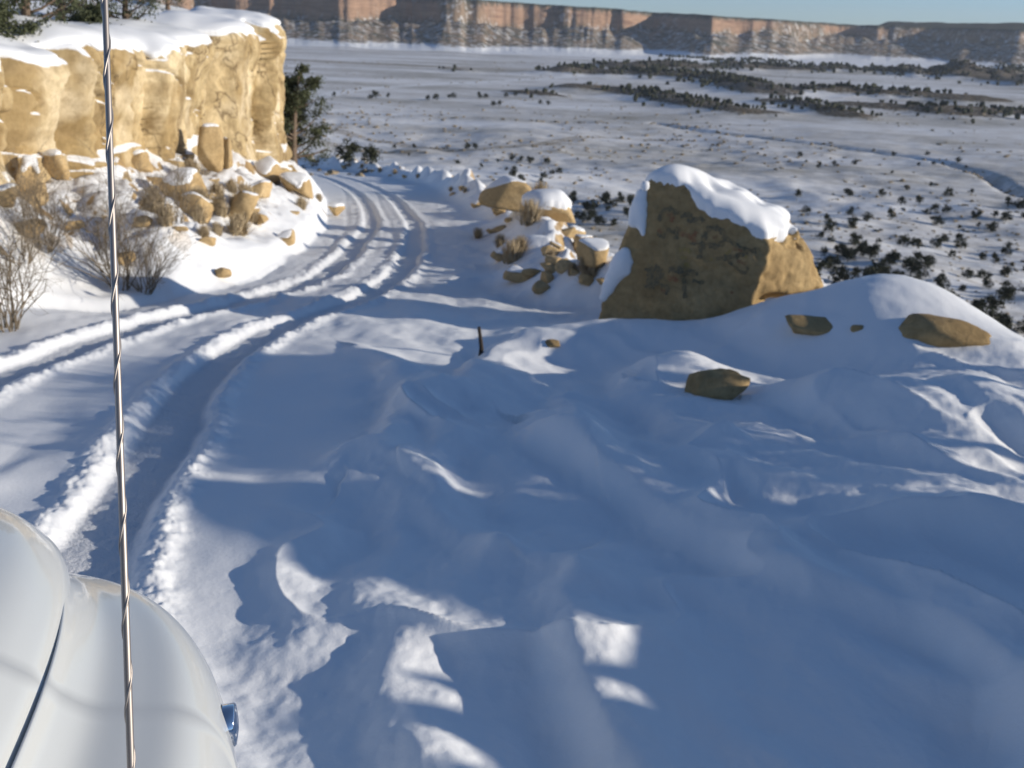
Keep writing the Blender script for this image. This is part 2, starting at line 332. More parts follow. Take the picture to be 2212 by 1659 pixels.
def H(x, y, full=False):
    x = np.asarray(x, float); y = np.asarray(y, float); r = np.hypot(x, y)
    near = r < 170
    plane = -2.3-.12*np.minimum(y, 120)
    dR, sR, aR = polyd(x, y, ER); sR = sR*dR       # + outside, right of the bench
    dL, sL, aL = polyd(x, y, EL); sL = -sL*dL      # + to the left of the road
    dC, sC, aC = polyd(x, y, CL); sC = -sC*dC      # + behind the cliff line
    h = plane.copy()
    road = smooth(.1, -.5, sR)*smooth(.1, -.5, sL)
    # general snow undulation on the shoulder
    wx = x+.5*vn2(x*.5, y*.5, 6); und = .10*fbm2(x*.5, y*.38, 2, 5)+.075*fbm2(wx*1.15+.5*y, y*.6, 2, 9)+.012*fbm2(wx*3+.5*y, y*2.0, 2, 10)
    sh = smooth(1.2, 4.0, x+ .25*y-.4)*smooth(22, 12, y)
    rut_zone = smooth(0.0, 1.6, np.minimum(polyd(x, y, RUT_R)[0], polyd(x, y, RUT_L)[0])) if near.any() else 1
    h += np.where(near, und*(.25+.75*rut_zone)*smooth(60, 20, y), 0)
    # plough and wind ridges
    m = near & (r < 22)
    if m.any():
        hx = np.zeros(m.sum()); xm = x[m]; ym = y[m]
        wob = .30*fbm2(xm*.9, ym*.9, 3, 71)
        for pl, w1, w2, hh in RIDGES:
            d, s, a = polyd(xm+wob, ym-wob, pl); L = sum(math.dist(p, q) for p, q in zip(pl[:-1], pl[1:]))
            # blend of widths gives a soft back and a sharper lee side
            w = np.where(s > 0, w2, w1); w = w*(1+.25*vn2(xm*1.1, ym*1.1, 3))
            f = np.exp(-(d/np.maximum(w, .02))**2*.9); f = np.where(s > 0, f, .75*f+.25/(1+(d/w1)**2))
            env = smooth(-.01, .5, a)*smooth(L+.01, L-.5, a)
            hx += 1.45*hh*f*(.45+.55*env)*(.85+.3*vn2(a*1.3, a*0, 8))
        u_ = xm*.8+ym*.6+.35*fbm2(xm*.9, ym*.9, 2, 24); v_ = ym*.8-xm*.6+.35*fbm2(xm*.9, ym*.9, 2, 25); shm = smooth(.5, 1.4, xm+2.3)*(.25+.75*smooth(10.3, 8.6, ym))
        hx += shm*(.115*(1-np.abs(fbm2(u_*.95, v_*.5, 3, 26, .45)))**4-.05+.062*fbm2(u_*1.9, v_*1.2, 2, 27)+.016*fbm2(xm*4.2, ym*3, 2, 28)+.007*fbm2(xm*13, ym*11, 2, 29))
        h[m] += hx
    # mounds at the road edge
    h += 1.08*G(x, y, 4.3, 11.15, 1.0, 1.1, -.2)+.24*G(x, y, 1.9, 11.6, 1.2, .6, 0)
    h += .34*G(x, y, 1.75, 9.75, .36, .42, .5)+.30*G(x, y, 5.2, 9.3, .8, .7)+.22*G(x, y, 3.4, 8.6, .9, .45, -.3)
    h += .25*G(x, y, 4.4, 7.7, .8, .5, -.3)+.14*G(x, y, .9, 12.0, .8, .6)
    # berm along the outer edge
    bn = (.75+.35*vn2(y*.22, y*0, 31))*smooth(13.5, 15.5, y)
    h += bn*.95*np.exp(-((sR-.8)/.75)**2)*(1+.6*fbm2(x*.8, y*.8, 3, 41))
    # left bank up to the cliff foot
    B = np.interp(y, [0, 10, 16, 23, 32, 40, 50, 58, 70, 100], [1.2, 1.2, 1.25, 1.75, 1.9, 2.1, 1.9, 1.2, .6, .3])
    fr = np.clip(sL, 0, None)/(np.clip(sL, 0, None)+np.clip(-sC, 0, None)+1e-6)
    fr = np.where(y > 41, np.clip(sL/3.0, 0, 1), fr); fr = np.where(sC > 0, np.where(sL > 0, 1, 0), fr)
    lump = fbm2(x*.55, y*.55, 4, 51)
    bank = smooth(0, .25, fr)*.25*fr+.75*fr+.12*smooth(0, .1, fr)
    h += np.where(sL > 0, B*bank+np.minimum(sL, 2)*.22*lump+.25*np.exp(-((sL-.8)/.6)**2)*(.4+vn2(y*.45, x*.2, 77)), 0)
    # gully and hump on the near left bank
    h += .55*G(x, y, -7.6, 13.4, .8, 1.5, .35)-.45*G(x, y, -6.8, 15.6, .5, 1.6, .3)+.35*G(x, y, -6.1, 16.6, .5, 1.3, .2)
    # plateau behind the cliff
    top = np.interp(y, [8, 16, 19, 23, 29, 35, 41], [-1.0, -.9, -.65, -.65, -.6, -.35, -.25])
    top = top+.10*np.clip(sC, 0, 12)+.22*fbm2(x*.35, y*.35, 4, 61)*smooth(.5, 3, sC)
    fall = np.clip(sC-16, 0, None)*.30
    h = np.where(sC > .5, h+(np.maximum(top-fall, h)-h)*smooth(.6, 1.1, sC), h)
    # ground past the cliff end falls away behind the road
    past = np.where((sL > 5)&(y > 44), np.clip(np.minimum(sL-5, np.where(sC < 0, -sC, 0)*1.5), 0, None), 0)
    h -= past*.35
    # rubble banks
    tal = np.clip(smooth(.4, 1.5, sL)*smooth(.6, .2, sC)*smooth(12.5, 16, y)*smooth(75, 55, y)+smooth(.3, 1.2, sR)*smooth(90, 30, sR)*smooth(13, 15, y)*smooth(120, 90, y), 0, 1)
    m = near & (tal > .01)
    if m.any():
        xm = x[m]; ym = y[m]
        rk = np.abs(fbm2(xm*1.1, ym*1.1, 4, 91)); rk2 = fbm2(xm*2.7, ym*2.7, 3, 95)
        h[m] += tal[m]*(.35*(rk-.2)+.12*np.maximum(rk2, -.1))
    # the slope down to the valley
    D = np.clip(sR-1.6, 0, None); D = np.where(sR > 0, D, 0)
    e = np.exp(-D/145.0)
    hv = VZ+(h-VZ)*e
    wob = fbm2(x*.012, y*.012, 4, 101)*6*smooth(30, 130, D)*smooth(900, 250, D)+fbm2(x*.05, y*.05, 3, 111)*1.6*smooth(6, 40, D)*smooth(900, 200, D)
    h = np.where(sR > 0, hv+wob, h)
    far = r > 150
    dark = np.zeros(x.shape); sage = np.zeros(x.shape)
    if far.any():
        xf = x[far]; yf = y[far]; hf = h[far]; dk = np.zeros(xf.shape); sg = np.zeros(xf.shape)
        hf += 1.6*fbm2(xf*.004, yf*.004, 3, 121)+.12*fbm2(xf*.03, yf*.03, 3, 131)
        for pl, w, hh in HILLS:
            wv = w*.9*fbm2(xf*.012, yf*.012, 3, 141)
            d, s, a = polyd(xf, yf, pl); d2 = np.maximum(d+wv, 0)
            f = np.exp(-(d2/w)**2); hf += hh*f*(1+.5*fbm2(xf*.02, yf*.02, 3, 151)); dk = np.maximum(dk, smooth(.12, .6, f))
        d, s, a = polyd(xf+6*vn2(yf*.02, xf*.02, 4), yf+5*vn2(xf*.03, yf*.03, 6), ARROYO); hf -= 4.5*np.exp(-(d/5)**2)
        dk = np.maximum(dk, .55*np.exp(-(np.abs(d-7)/4)**2))
        for pl, w, s_ in ((VROAD, 2.2, .8), (FARROAD, 16, 1.0), (FARROAD2, 4, -.9)):
            d, s, a = polyd(xf, yf, pl); sg += s_*np.exp(-((d-w*1.1)/w)**2)
        dark[far] = dk; sage[far] = sg; h[far] = hf
    if r.max() > 2000:
        m = r > 1900; hm, cm, rm, bm_ = mesa(x[m], y[m], r[m]); h[m] += hm
    # wheel ruts
    track = np.zeros(x.shape)
    m = near & ((np.abs(sR) > .0) & (sR < 1) & (sL < 1))
    if m.any():
        xm = x[m]; ym = y[m]; hm = np.zeros(xm.shape); tr = np.zeros(xm.shape)
        fade = smooth(120, 60, ym)
        for k, pl in enumerate((RUT_R, RUT_L)):
            wx = .05*fbm2(xm*1.6, ym*1.6, 3, 161+k)
            d, s, a = polyd(xm, ym, pl); d = np.abs(d*s+wx)
            crumb = fbm2(xm*7, ym*7, 4, 171+k, .65)
            w0 = .185
            hm += fade*(-.062*smooth(w0+.10, w0-.02, d)+(.042+.036*crumb)*smooth(26, 11, ym)*np.exp(-((d-w0-.17)/.10)**2)+(.022+.03*crumb)*smooth(11, 20, ym)*np.exp(-((d-w0-.17)/.10)**2)+.012*crumb*smooth(.7, .1, d))
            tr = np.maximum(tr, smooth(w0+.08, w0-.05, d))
            # a fainter older track beside each
            d2 = np.abs(polyd(xm+.55-.25*np.sin(ym*.13), ym, pl)[0]+.0)
            hm += fade*smooth(10, 16, ym)*(-.018*np.exp(-(d2/.09)**2))
        # trampled, drifted crust between and beside the ruts
        cr = fbm2(xm*.9+ym*.25, ym*.55, 4, 181)
        hm += smooth(9, 15, ym)*.02*np.abs(cr)*2*smooth(.1, .5, np.abs(cr))
        hm += smooth(9, 13, ym)*smooth(60, 30, ym)*.03*fbm2(xm*2.4, ym*1.5, 3, 183)
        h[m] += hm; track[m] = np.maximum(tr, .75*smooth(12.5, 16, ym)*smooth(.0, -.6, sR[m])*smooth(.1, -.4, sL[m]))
    if full:
        mes = (r > 1900)
        cl = np.zeros(x.shape); ri = np.zeros(x.shape); br = np.zeros(x.shape)
        if mes.any():
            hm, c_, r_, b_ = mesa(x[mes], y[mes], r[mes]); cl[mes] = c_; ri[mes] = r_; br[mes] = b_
        kind = np.zeros(x.shape, int)                       # 0 snowy ground, 1 road, 2 valley, 3 mesa
        kind = np.where((sR < .2) & (sL < .1) & (r < 150) & ((x < .9) | (y > 14)), 1, kind)
        kind = np.where((r > 105) , 2, kind); kind = np.where(r > 2350, 3, kind)
        dirt = smooth(.2, .0, road)*0+tal*.35
        return h, dict(talus=tal, track=track, dark=dark, sage=sage, cliff=cl, rim=ri, brush=br, dirt=dirt), kind
    return h

def mesa(x, y, r):
    th = np.arctan2(x, y)                                   # bearing
    R0 = 3050+950*th+230*vn2(th*6+3, th*0, 201)+150*vn2(th*17, th*0, 203)+45*vn2(th*41, th*0, 205)+22*fbm2(th*110, th*0, 3, 207)
    R0 = R0+330*smooth(.22, .30, th)-120*smooth(.36, .46, th)  # bay at the right
    topz = 70+(3050+950*th)/996*np.interp(th, [-.5, -.2, 0, .18, .3, .5], [26, 21, 16, 11.5, 9.5, 8.5])+2.0*vn2(th*5, th*0, 211)+1.2*vn2(th*60, th*0, 212)
    d = r-R0+10*fbm2(x*.012, y*.012, 3, 219)
    foot = 1-smooth(-20, 620, -d)                           # 0 far out, 1 at the wall
    gul = fbm2(x*.006+.002*y, y*.004, 4, 213); spur = 1-np.abs(fbm2(th*60, r*.0006, 3, 221))*2
    talh = 60*foot**1.9*(1+.35*gul)*(.88+.14*spur)+6*smooth(900, 0, -d)*vn2(th*33, r*.002, 214)
    wall = smooth(-5, 12, d)*.45+smooth(14, 26, d)*.25+smooth(32, 46, d)*.30
    z = talh*(1-wall)+wall*topz
    z = np.where(d > 46, topz+np.minimum((d-46)*.002, 6)+1.5*vn2(x*.03, y*.03, 215), z)
    R2 = 4100+80*vn2(th*23, th*0, 217); z = z+smooth(.315, .33, th)*(17+14*smooth(.33, .5, th))*smooth(0, 60, r-R2)   # a farther rim above the right part
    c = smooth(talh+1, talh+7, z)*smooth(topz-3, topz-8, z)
    rim = smooth(topz-9, topz-4, z); c = c*(1-.55*smooth(.29, .35, th))*(1-.8*smooth(.15, .45, fbm2(th*30, r*.004, 3, 231)))  # right part of the wall toned towards dark brush, standing in for bay shade
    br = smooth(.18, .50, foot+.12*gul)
    return z, c, rim, br


# ------------------------------------------------------------------ terrain sheet (fans out round the viewpoint, one continuous sheet)
def terrain():
    af = np.arange(-31.0, 31.001, .085); ac = np.concatenate([np.arange(31.5, 60, .7), np.arange(60, 300, 3.0), np.arange(300, 329, .7)])
    ang = np.radians(np.concatenate([af, ac])); na = len(ang)
    rr = [.35]
    while rr[-1] < 6500:
        q = rr[-1]
        k = .05 if q < 2.4 else .0036 if q < 14 else .0052 if q < 110 else .0085 if q < 2350 else .0030 if q < 3900 else .02
        rr.append(q*(1+k))
    rr = np.array(rr); nr = len(rr)
    Rg, Ag = np.meshgrid(rr, ang, indexing='ij'); x = Rg*np.sin(Ag); y = Rg*np.cos(Ag)
    h, at_, kind = H(x.ravel(), y.ravel(), True)
    V = np.stack([x.ravel(), y.ravel(), h+CZ], -1)
    F = gridfaces(nr, na, True)[:, ::-1]
    V = np.vstack([V, [[0, 0, V[:na, 2].mean()]]])
    # normals from the full sheet so the pieces meet without a seam
    N = vnormals(V[:-1], F)
    if N[:, 2].mean() < 0: F = F[:, ::-1]; N = -N
    fk = kind[F].min(1); fk = np.where(kind[F].max(1) == fk, fk, np.where(fk == 0, 0, fk))
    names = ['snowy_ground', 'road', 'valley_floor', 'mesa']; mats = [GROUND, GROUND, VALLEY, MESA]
    labs = ['snow covered roadside shoulder and banks around the track', 'snow covered road with wheel ruts curving downhill', 'broad snowy valley floor dotted with scrub', 'long sandstone mesa with a snowy talus foot on the horizon']
    cats = ['ground', 'road', 'ground', 'hills']
    for k in range(4):
        f = F[fk == k]; u, inv = np.unique(f, return_inverse=True); f = inv.reshape(f.shape)
        me = mesh_np(names[k], V[u], f, True, N[u])
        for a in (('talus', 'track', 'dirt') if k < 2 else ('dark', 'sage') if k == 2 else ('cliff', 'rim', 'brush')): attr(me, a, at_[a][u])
        tag(link(names[k], me, mats[k]), labs[k], cats[k], kind='structure')
    GR['r'] = rr; GR['a'] = np.concatenate([af, ac, [329.0]]); z = V[:-1, 2].reshape(nr, na); GR['z'] = np.hstack([z, z[:, :1]])
GR = {}
terrain()
def zgrid(x, y):
    x = np.atleast_1d(np.asarray(x, float)); y = np.atleast_1d(np.asarray(y, float)); r = np.clip(np.hypot(x, y), GR['r'][0], GR['r'][-2]); a = np.degrees(np.arctan2(x, y)); a = np.where(a < -31, a+360, a)
    i = np.clip(np.searchsorted(GR['r'], r)-1, 0, len(GR['r'])-2); j = np.clip(np.searchsorted(GR['a'], a)-1, 0, len(GR['a'])-2)
    u = (r-GR['r'][i])/(GR['r'][i+1]-GR['r'][i]); v = (a-GR['a'][j])/(GR['a'][j+1]-GR['a'][j]); z = GR['z']
    return (z[i, j]*(1-v)+z[i, j+1]*v)*(1-u)+(z[i+1, j]*(1-v)+z[i+1, j+1]*v)*u
def hz(x, y): return float(zgrid(x, y)[0])
TS = np.exp(np.linspace(math.log(2.0), math.log(4200), 9000))

# ------------------------------------------------------------------ rocks
def raycaster(V, F): return BVHTree.FromPolygons([tuple(v) for v in V], [tuple(f) for f in F])
def snow_cap(V, F, cell, T, w, thr=.5, zmin=None, seed=0, blur=4, keep=None, lump=.25):
    """pillow of snow lying on the upward faces of a rock; returns verts, faces"""
    bv = raycaster(V, F); lo = V.min(0)-3*cell; hi = V.max(0)+3*cell
    xs = np.arange(lo[0], hi[0], cell); ys = np.arange(lo[1], hi[1], cell); n, m = len(xs), len(ys)
    Z = np.full((n, m), np.nan); NZ = np.zeros((n, m)); dn = Vector((0, 0, -1))
    for i in range(n):
        for j in range(m):
            p, nn, k, d = bv.ray_cast(Vector((xs[i], ys[j], hi[2]+1)), dn)
            if p is not None: Z[i, j] = p.z; NZ[i, j] = abs(nn.z)
    X, Y = np.meshgrid(xs, ys, indexing='ij')
    ok = ~np.isnan(Z)
    Zf = np.where(ok, Z, lo[2])
    def bl(A, k):
        for _ in range(k):
            A = (A+np.roll(A, 1, 0)+np.roll(A, -1, 0)+np.roll(A, 1, 1)+np.roll(A, -1, 1))/5
        return A
    nzs = bl(np.where(ok, NZ, 0), 2)+.12*vn2(X/(w*1.5), Y/(w*1.5), seed)
    M = ok & (nzs > thr)
    if zmin is not None: M &= Zf > zmin
    if keep is not None: M &= keep(X, Y, Zf)
    M &= bl(M.astype(float), 3) > .45
    dist = np.zeros((n, m)); cur = M.copy(); K = int(w/cell)+1
    for k in range(K+1):
        dist += cur
        cur = cur & np.roll(cur, 1, 0) & np.roll(cur, -1, 0) & np.roll(cur, 1, 1) & np.roll(cur, -1, 1)
    wgt = bl(M.astype(float), blur)+1e-6; Zs = bl(np.where(M, Zf, 0), blur)/wgt
    t = np.clip(bl(dist, 2)*cell/w, 0, 1); t = T*np.sqrt(1-(1-t)**2)*(1+lump*vn2(X/(w*2), Y/(w*2), seed+5))
    top = np.maximum(Zf+.08*t, Zs+t*1.0)
    ring = M.copy()
    for a, s in ((0, 1), (0, -1), (1, 1), (1, -1)): ring |= np.roll(M, s, a)
    nb = np.full((n, m), -1e9)
    for a, s in ((0, 1), (0, -1), (1, 1), (1, -1)): nb = np.maximum(nb, np.where(np.roll(M, s, a), np.roll(top, s, a), -1e9))
    if not M.any(): return np.zeros((0, 3)), np.zeros((0, 4), int)
    Zr = np.where(M, top, nb-T*.15)
    idx = -np.ones((n, m), int); idx[ring] = np.arange(ring.sum())
    q = np.stack([idx[:-1, :-1], idx[1:, :-1], idx[1:, 1:], idx[:-1, 1:]], -1).reshape(-1, 4); q = q[(q >= 0).all(1)]
    if len(q) < 4: return np.zeros((0, 3)), np.zeros((0, 4), int)
    Vt = np.stack([X[ring], Y[ring], Zr[ring]], -1); Zb = np.minimum(bl(np.where(ring, np.where(M, np.maximum(Zf, Zs), Zr), 0), 2)/(bl(ring.astype(float), 2)+1e-6), Zr)-T*.8
    Vb = np.stack([X[ring], Y[ring], Zb[ring]], -1); k = len(Vt); e = {}
    for f in q:
        for a_, b_ in zip(f, np.roll(f, -1)): e[(a_, b_)] = 1
    side = [[b_, a_, a_+k, b_+k] for (a_, b_) in e if (b_, a_) not in e]
    V_, F_ = np.vstack([Vt, Vb]), np.vstack([q, q[:, ::-1]+k, np.array(side)])
    bm = bmesh.new(); me = mesh_np('t', V_, F_); bm.from_mesh(me); bpy.data.meshes.remove(me)
    V2, F2 = remesh([bm], cell*.9, 5)
    return V2, F2
def icos(sub):
    bm = bmesh.new(); bmesh.ops.create_icosphere(bm, subdivisions=sub, radius=1)
    V = np.array([v.co[:] for v in bm.verts]); F = np.array([[v.index for v in f.verts] for f in bm.faces]); bm.free(); return V, F
ICO = {k: icos(k) for k in (2, 3, 4, 5, 6)}
def rock_np(seed, sub=4, size=(1, 1, 1), planes=7, rough=.05, sharp=.9, pw=44):
    rng = np.random.RandomState(seed); D, F = ICO[sub]
    n = rng.normal(size=(planes, 3)); n /= np.linalg.norm(n, axis=1, keepdims=True); p = rng.uniform(.5, .88, planes)
    n = np.vstack([n, [[0, 0, 1], [0, 0, -1]]]); p = np.append(p, [.8, .7])
    q = p/np.maximum(D@n.T, .05); r = (q**-pw).sum(1)**(-1/pw); r = np.minimum(r, 1.25)
    r = r*(1+rough*fbm3(D*2.3+seed, 4, seed)+rough*.5*fbm3(D*7+seed, 3, seed+5))
    return D*r[:, None]*np.array(size), F
def place_rock(name, px, size, seed, label, group=None, yaw=0, sink=.3, sub=4, capT=.10, cat='rock', xy=None, mat=None, thr=.6, rough=.05, tilt=(0, 0), cell=.03, dz=0, flatcap=True):
    V, F = rock_np(seed, sub, size, rough=rough)
    R = np.array((Matrix.Rotation(yaw, 3, 'Z')@Matrix.Rotation(tilt[0], 3, 'X')@Matrix.Rotation(tilt[1], 3, 'Y')))
    V = V@R.T
    x, y = xy if xy is not None else ground_at(*px)[:2]
    z = hz(x, y)+size[2]*(1-2*sink)+dz
    root = empty(name, (x, y, z)) ; tag(root, label, cat, group)
    link('stone', mesh_np('stone', V, F), mat or RUBBLE, root)
    if capT > 0:
        cv, cf = snow_cap(V, F, cell, capT*.75, max(.10, min(size[:2])*.6), thr+.08, seed=seed)
        if len(cf) > 6: link('snow_cap', mesh_np('snow_cap', cv, cf), CAP, root)
    return root
_bv = None
def ground_at(px, py, tmin=2.0):
    """the spot on the terrain seen along a sight line of the design sketch"""
    d = ray(px, py); ts = TS[TS > tmin]; pts = d[None]*ts[:, None]; below = pts[:, 2]+CZ < zgrid(pts[:, 0], pts[:, 1])
    k = int(np.argmax(below)) if below.any() else len(ts)-1
    if tmin > 2 and k == 0: k = int(np.argmax(below & (np.arange(len(ts)) > np.argmax(~below))))
    return pts[k][0], pts[k][1], float(zgrid(pts[k][0], pts[k][1])[0])

# the big painted boulder: a hull of corners, rounded and weathered
def hull(points):
    bm = bmesh.new()
    for p in points: bm.verts.new(tuple(p))
    r = bmesh.ops.convex_hull(bm, input=bm.verts)
    bmesh.ops.delete(bm, geom=[g for g in r['geom_interior'] if isinstance(g, bmesh.types.BMVert)], context='VERTS')
    bmesh.ops.recalc_face_normals(bm, faces=bm.faces); return bm
def remesh(meshes, voxel, smooth_it=0):
    obs = []; bm = bmesh.new()
    for m in meshes:
        me = bpy.data.meshes.new('t'); m.to_mesh(me); m.free(); bm.from_mesh(me); bpy.data.meshes.remove(me)
    me = bpy.data.meshes.new('tmp'); bm.to_mesh(me); bm.free(); o = bpy.data.objects.new('tmp', me); scene.collection.objects.link(o)
    md = o.modifiers.new('r', 'REMESH'); md.mode = 'VOXEL'; md.voxel_size = voxel
    if smooth_it: ms = o.modifiers.new('s', 'SMOOTH'); ms.iterations = smooth_it; ms.factor = .5
    dg = bpy.context.evaluated_depsgraph_get(); e = o.evaluated_get(dg).to_mesh()
    V = np.array([v.co[:] for v in e.vertices]); F = [list(p.vertices) for p in e.polygons]
    o.evaluated_get(dg).to_mesh_clear(); bpy.data.objects.remove(o); bpy.data.meshes.remove(me)
    F = np.array([f if len(f) == 4 else f+[f[-1]] for f in F if len(f) in (3, 4)])
    F = F[F[:, 2] != F[:, 3]]
    return V, F
def boulder():
    Y = 12.6
    A = [at(594, 335, Y+.35), at(601, 300, Y+.45), at(606, 283, Y+.5), at(622, 252, Y+.5), at(640, 207, Y+.6), at(646, 186, Y+.6), at(652, 178, Y+.55), at(672, 175, Y+.5), at(684, 186, Y+.4),
         at(700, 203, Y+.28), at(730, 217, Y+.1), at(762, 234, Y-.15), at(770, 247, Y-.25), at(768, 268, Y-.3), at(752, 290, Y-.3), at(742, 335, Y-.4), at(690, 335, Y-.2), at(640, 335, Y+.1),
         at(664, 176, Y+1.1), at(715, 179, Y+1.2), at(735, 190, Y+1.3), at(765, 207, Y+1.4), at(760, 330, Y+1.2), at(620, 335, Y+1.2), at(648, 190, Y+1.2)]
    B = [at(758, 233, Y-.1), at(799, 232, Y+.25), at(806, 245, Y+.3), at(815, 262, Y+.35), at(822, 278, Y+.4), at(823, 289, Y+.4), at(800, 292, Y+.1), at(770, 290, Y-.2), at(755, 296, Y-.25), at(752, 250, Y-.25),
         at(740, 208, Y+1.0), at(785, 215, Y+1.5), at(812, 285, Y+1.6), at(730, 300, Y+1.4), at(700, 215, Y+1.2)]
    V, F = remesh([hull(A), hull(B)], .035, 8)
    N = vnormals(V, F)
    if (N*(V-V.mean(0))).sum() < 0: N = -N; F = F[:, ::-1]
    n = .055*fbm3(V*1.3, 4, 3)+.028*fbm3(V*4.5, 4, 5)+.012*fbm3(V*13, 3, 7)
    rightish = smooth(.15, .6, N@np.array([.9, -.2, .3]))
    pit = fbm3(V*3.0, 4, 9); n = n-rightish*.09*smooth(.12, .45, pit)-.05*smooth(.25, .5, fbm3(V*2.0+5, 3, 19))
    V = V+N*n[:, None]
    c = np.array([V[:, 0].mean(), V[:, 1].mean(), V[:, 2].min()])
    root = empty('boulder', c); tag(root, 'large tan sandstone boulder daubed with dark paint, thick snow on its sloping top', 'boulder')
    link('stone', mesh_np('stone', V-c, F), BOULD, root)
    ridge_x = at(655, 176, Y+.5)[0]
    cv, cf = snow_cap(V, F, .03, .19, .5, .62, zmin=at(801, 236, Y)[2]-.02, seed=4, blur=40, lump=.08)
    link('snow_cap', mesh_np('snow_cap', cv-c, cf), CAP, root)
    # snow drifts clinging to the left shoulder of the rock
    bv = raycaster(V, F)
    def hit(px, py):
        d = Vector(ray(px, py)).normalized(); p, nn, i, dd = bv.ray_cast(Vector((0, 0, CZ)), d); return (None, None) if p is None else (np.array(p), np.array(nn))
    def drift(poly, th):
        # clump of little snow lobes pressed into the rock edge
        a = Acc(); rng = np.random.RandomState(len(poly))
        for (px, py, r) in poly:
            p, nn = hit(px, py)
            if p is None: p = at(px, py, Y+.15)
            D, F2 = ICO[3]; v = D*np.array([r, r*.8, r*1.15]); v = v*(1+.12*fbm3(D*2+px, 2, 5))[:, None]; a.add(v+p-c, F2)
        bm = bmesh.new(); me = a.mesh('t'); bm.from_mesh(me); v, f = remesh([bm], .03, 6); return v, f
    v, f = drift([(645, 186, .07), (642, 196, .10), (640, 206, .12), (637, 214, .12), (634, 221, .09), (641, 216, .10), (642, 226, .07), (643, 233, .05)], .1)
    link('snow_drift', mesh_np('snow_drift', v, f), CAP, root)
    v, f = drift([(625, 254, .09), (622, 262, .14), (618, 270, .14), (613, 278, .12), (608, 288, .10), (604, 297, .07), (628, 262, .08), (626, 270, .08)], .1)
    link('snow_drift', mesh_np('snow_drift', v, f), CAP, root)
    # faded paint strokes, following the stone
    def stroke(acc, pts, w, off=.006):
        pts = spl(pts, 5); P = []
        for q in pts:
            p, nn = hit(*q)
            if p is None: continue
            P.append((p+nn*off, nn))
        for i in range(len(P)-1):
            (p0, n0), (p1, n1) = P[i], P[i+1]; t = p1-p0; l = np.linalg.norm(t)
            if l < 1e-4 or l > .4: continue
            wv = w*1.5*(1+.35*math.sin(i*1.9+w*900)); s0 = np.cross(t/l, n0)*wv; s1 = np.cross(t/l, n1)*wv; e = t*.12
            acc.add([p0-s0-e-c, p0+s0-e-c, p1+s1+e-c, p1-s1+e-c], [[0, 1, 2, 3]])
    Z = lambda x, y: ((1600+x/2.9493)*.36364, (420+y/2.9493)*.36364)     # from an enlargement of the writing
    teal = []; red = []; yel = []
    for pts, w in [([(640, 560), (630, 510), (680, 460), (745, 465), (765, 500)], .018), ([(800, 520), (880, 500), (870, 560), (960, 530), (990, 560)], .018), ([(690, 620), (740, 640), (790, 620), (760, 700)], .02), ([(610, 650), (660, 690), (680, 640)], .012),
                   ([(1010, 640), (980, 730), (950, 860)], .024), ([(1015, 620), (1100, 610), (1160, 680), (1120, 750), (1030, 760)], .022), ([(870, 735), (960, 740), (1060, 740)], .012),
                   ([(1180, 700), (1290, 770), (1410, 795)], .017), ([(1410, 795), (1250, 840), (1090, 860)], .022), ([(1180, 870), (1250, 930), (1320, 980), (1350, 930)], .013),
                   ([(540, 930), (560, 1010), (530, 1100)], .03), ([(590, 930), (640, 960), (600, 1050), (560, 1080)], .03), ([(705, 950), (800, 955), (940, 985)], .028), ([(830, 990), (830, 1080), (840, 1180)], .018), ([(900, 1040), (990, 1060)], .016), ([(640, 1080), (700, 1090), (680, 1150)], .016)]:
        teal.append(Acc()); stroke(teal[-1], [Z(*p) for p in pts], w)
    for pts, w in [([(690, 500), (740, 520), (720, 560)], .018), ([(760, 620), (820, 660), (900, 680), (930, 640)], .02), ([(880, 700), (930, 720)], .018), ([(1230, 780), (1300, 790)], .014), ([(1260, 880), (1330, 900)], .014), ([(700, 1020), (760, 1020), (770, 1050)], .022), ([(640, 1120), (680, 1130)], .016), ([(1060, 690), (1100, 680)], .013), ([(1200, 1130), (1230, 1135)], .012), ([(620, 620), (650, 650)], .014)]:
        red.append(Acc()); stroke(red[-1], [Z(*p) for p in pts], w, .0045)
    for pts, w in [([(790, 790), (850, 780), (880, 810)], .016), ([(800, 850), (850, 850)], .012), ([(830, 905), (870, 915)], .018), ([(1035, 860), (1060, 870)], .012), ([(1320, 840), (1340, 850)], .012), ([(1170, 820), (1210, 790)], .010)]:
        yel.append(Acc()); stroke(yel[-1], [Z(*p) for p in pts], w, .005)
    for nm, accs, col in (('painted_letter', teal, (.045, .06, .055)), ('red_paint_mark', red, (.24, .085, .045)), ('yellow_paint_mark', yel, (.38, .27, .07))):
        t = NT('faded_'+nm); f = t.noise(22, 5, .85)
        c2 = t.mix(t.ramp(f, [(.36, .1), (.60, .92)]), col, (.30, .21, .095)); t.set(c2, .9)
        for acc in accs:
            if acc.n: link(nm, acc.mesh(nm, False), t.m, root)
    return root
boulder()

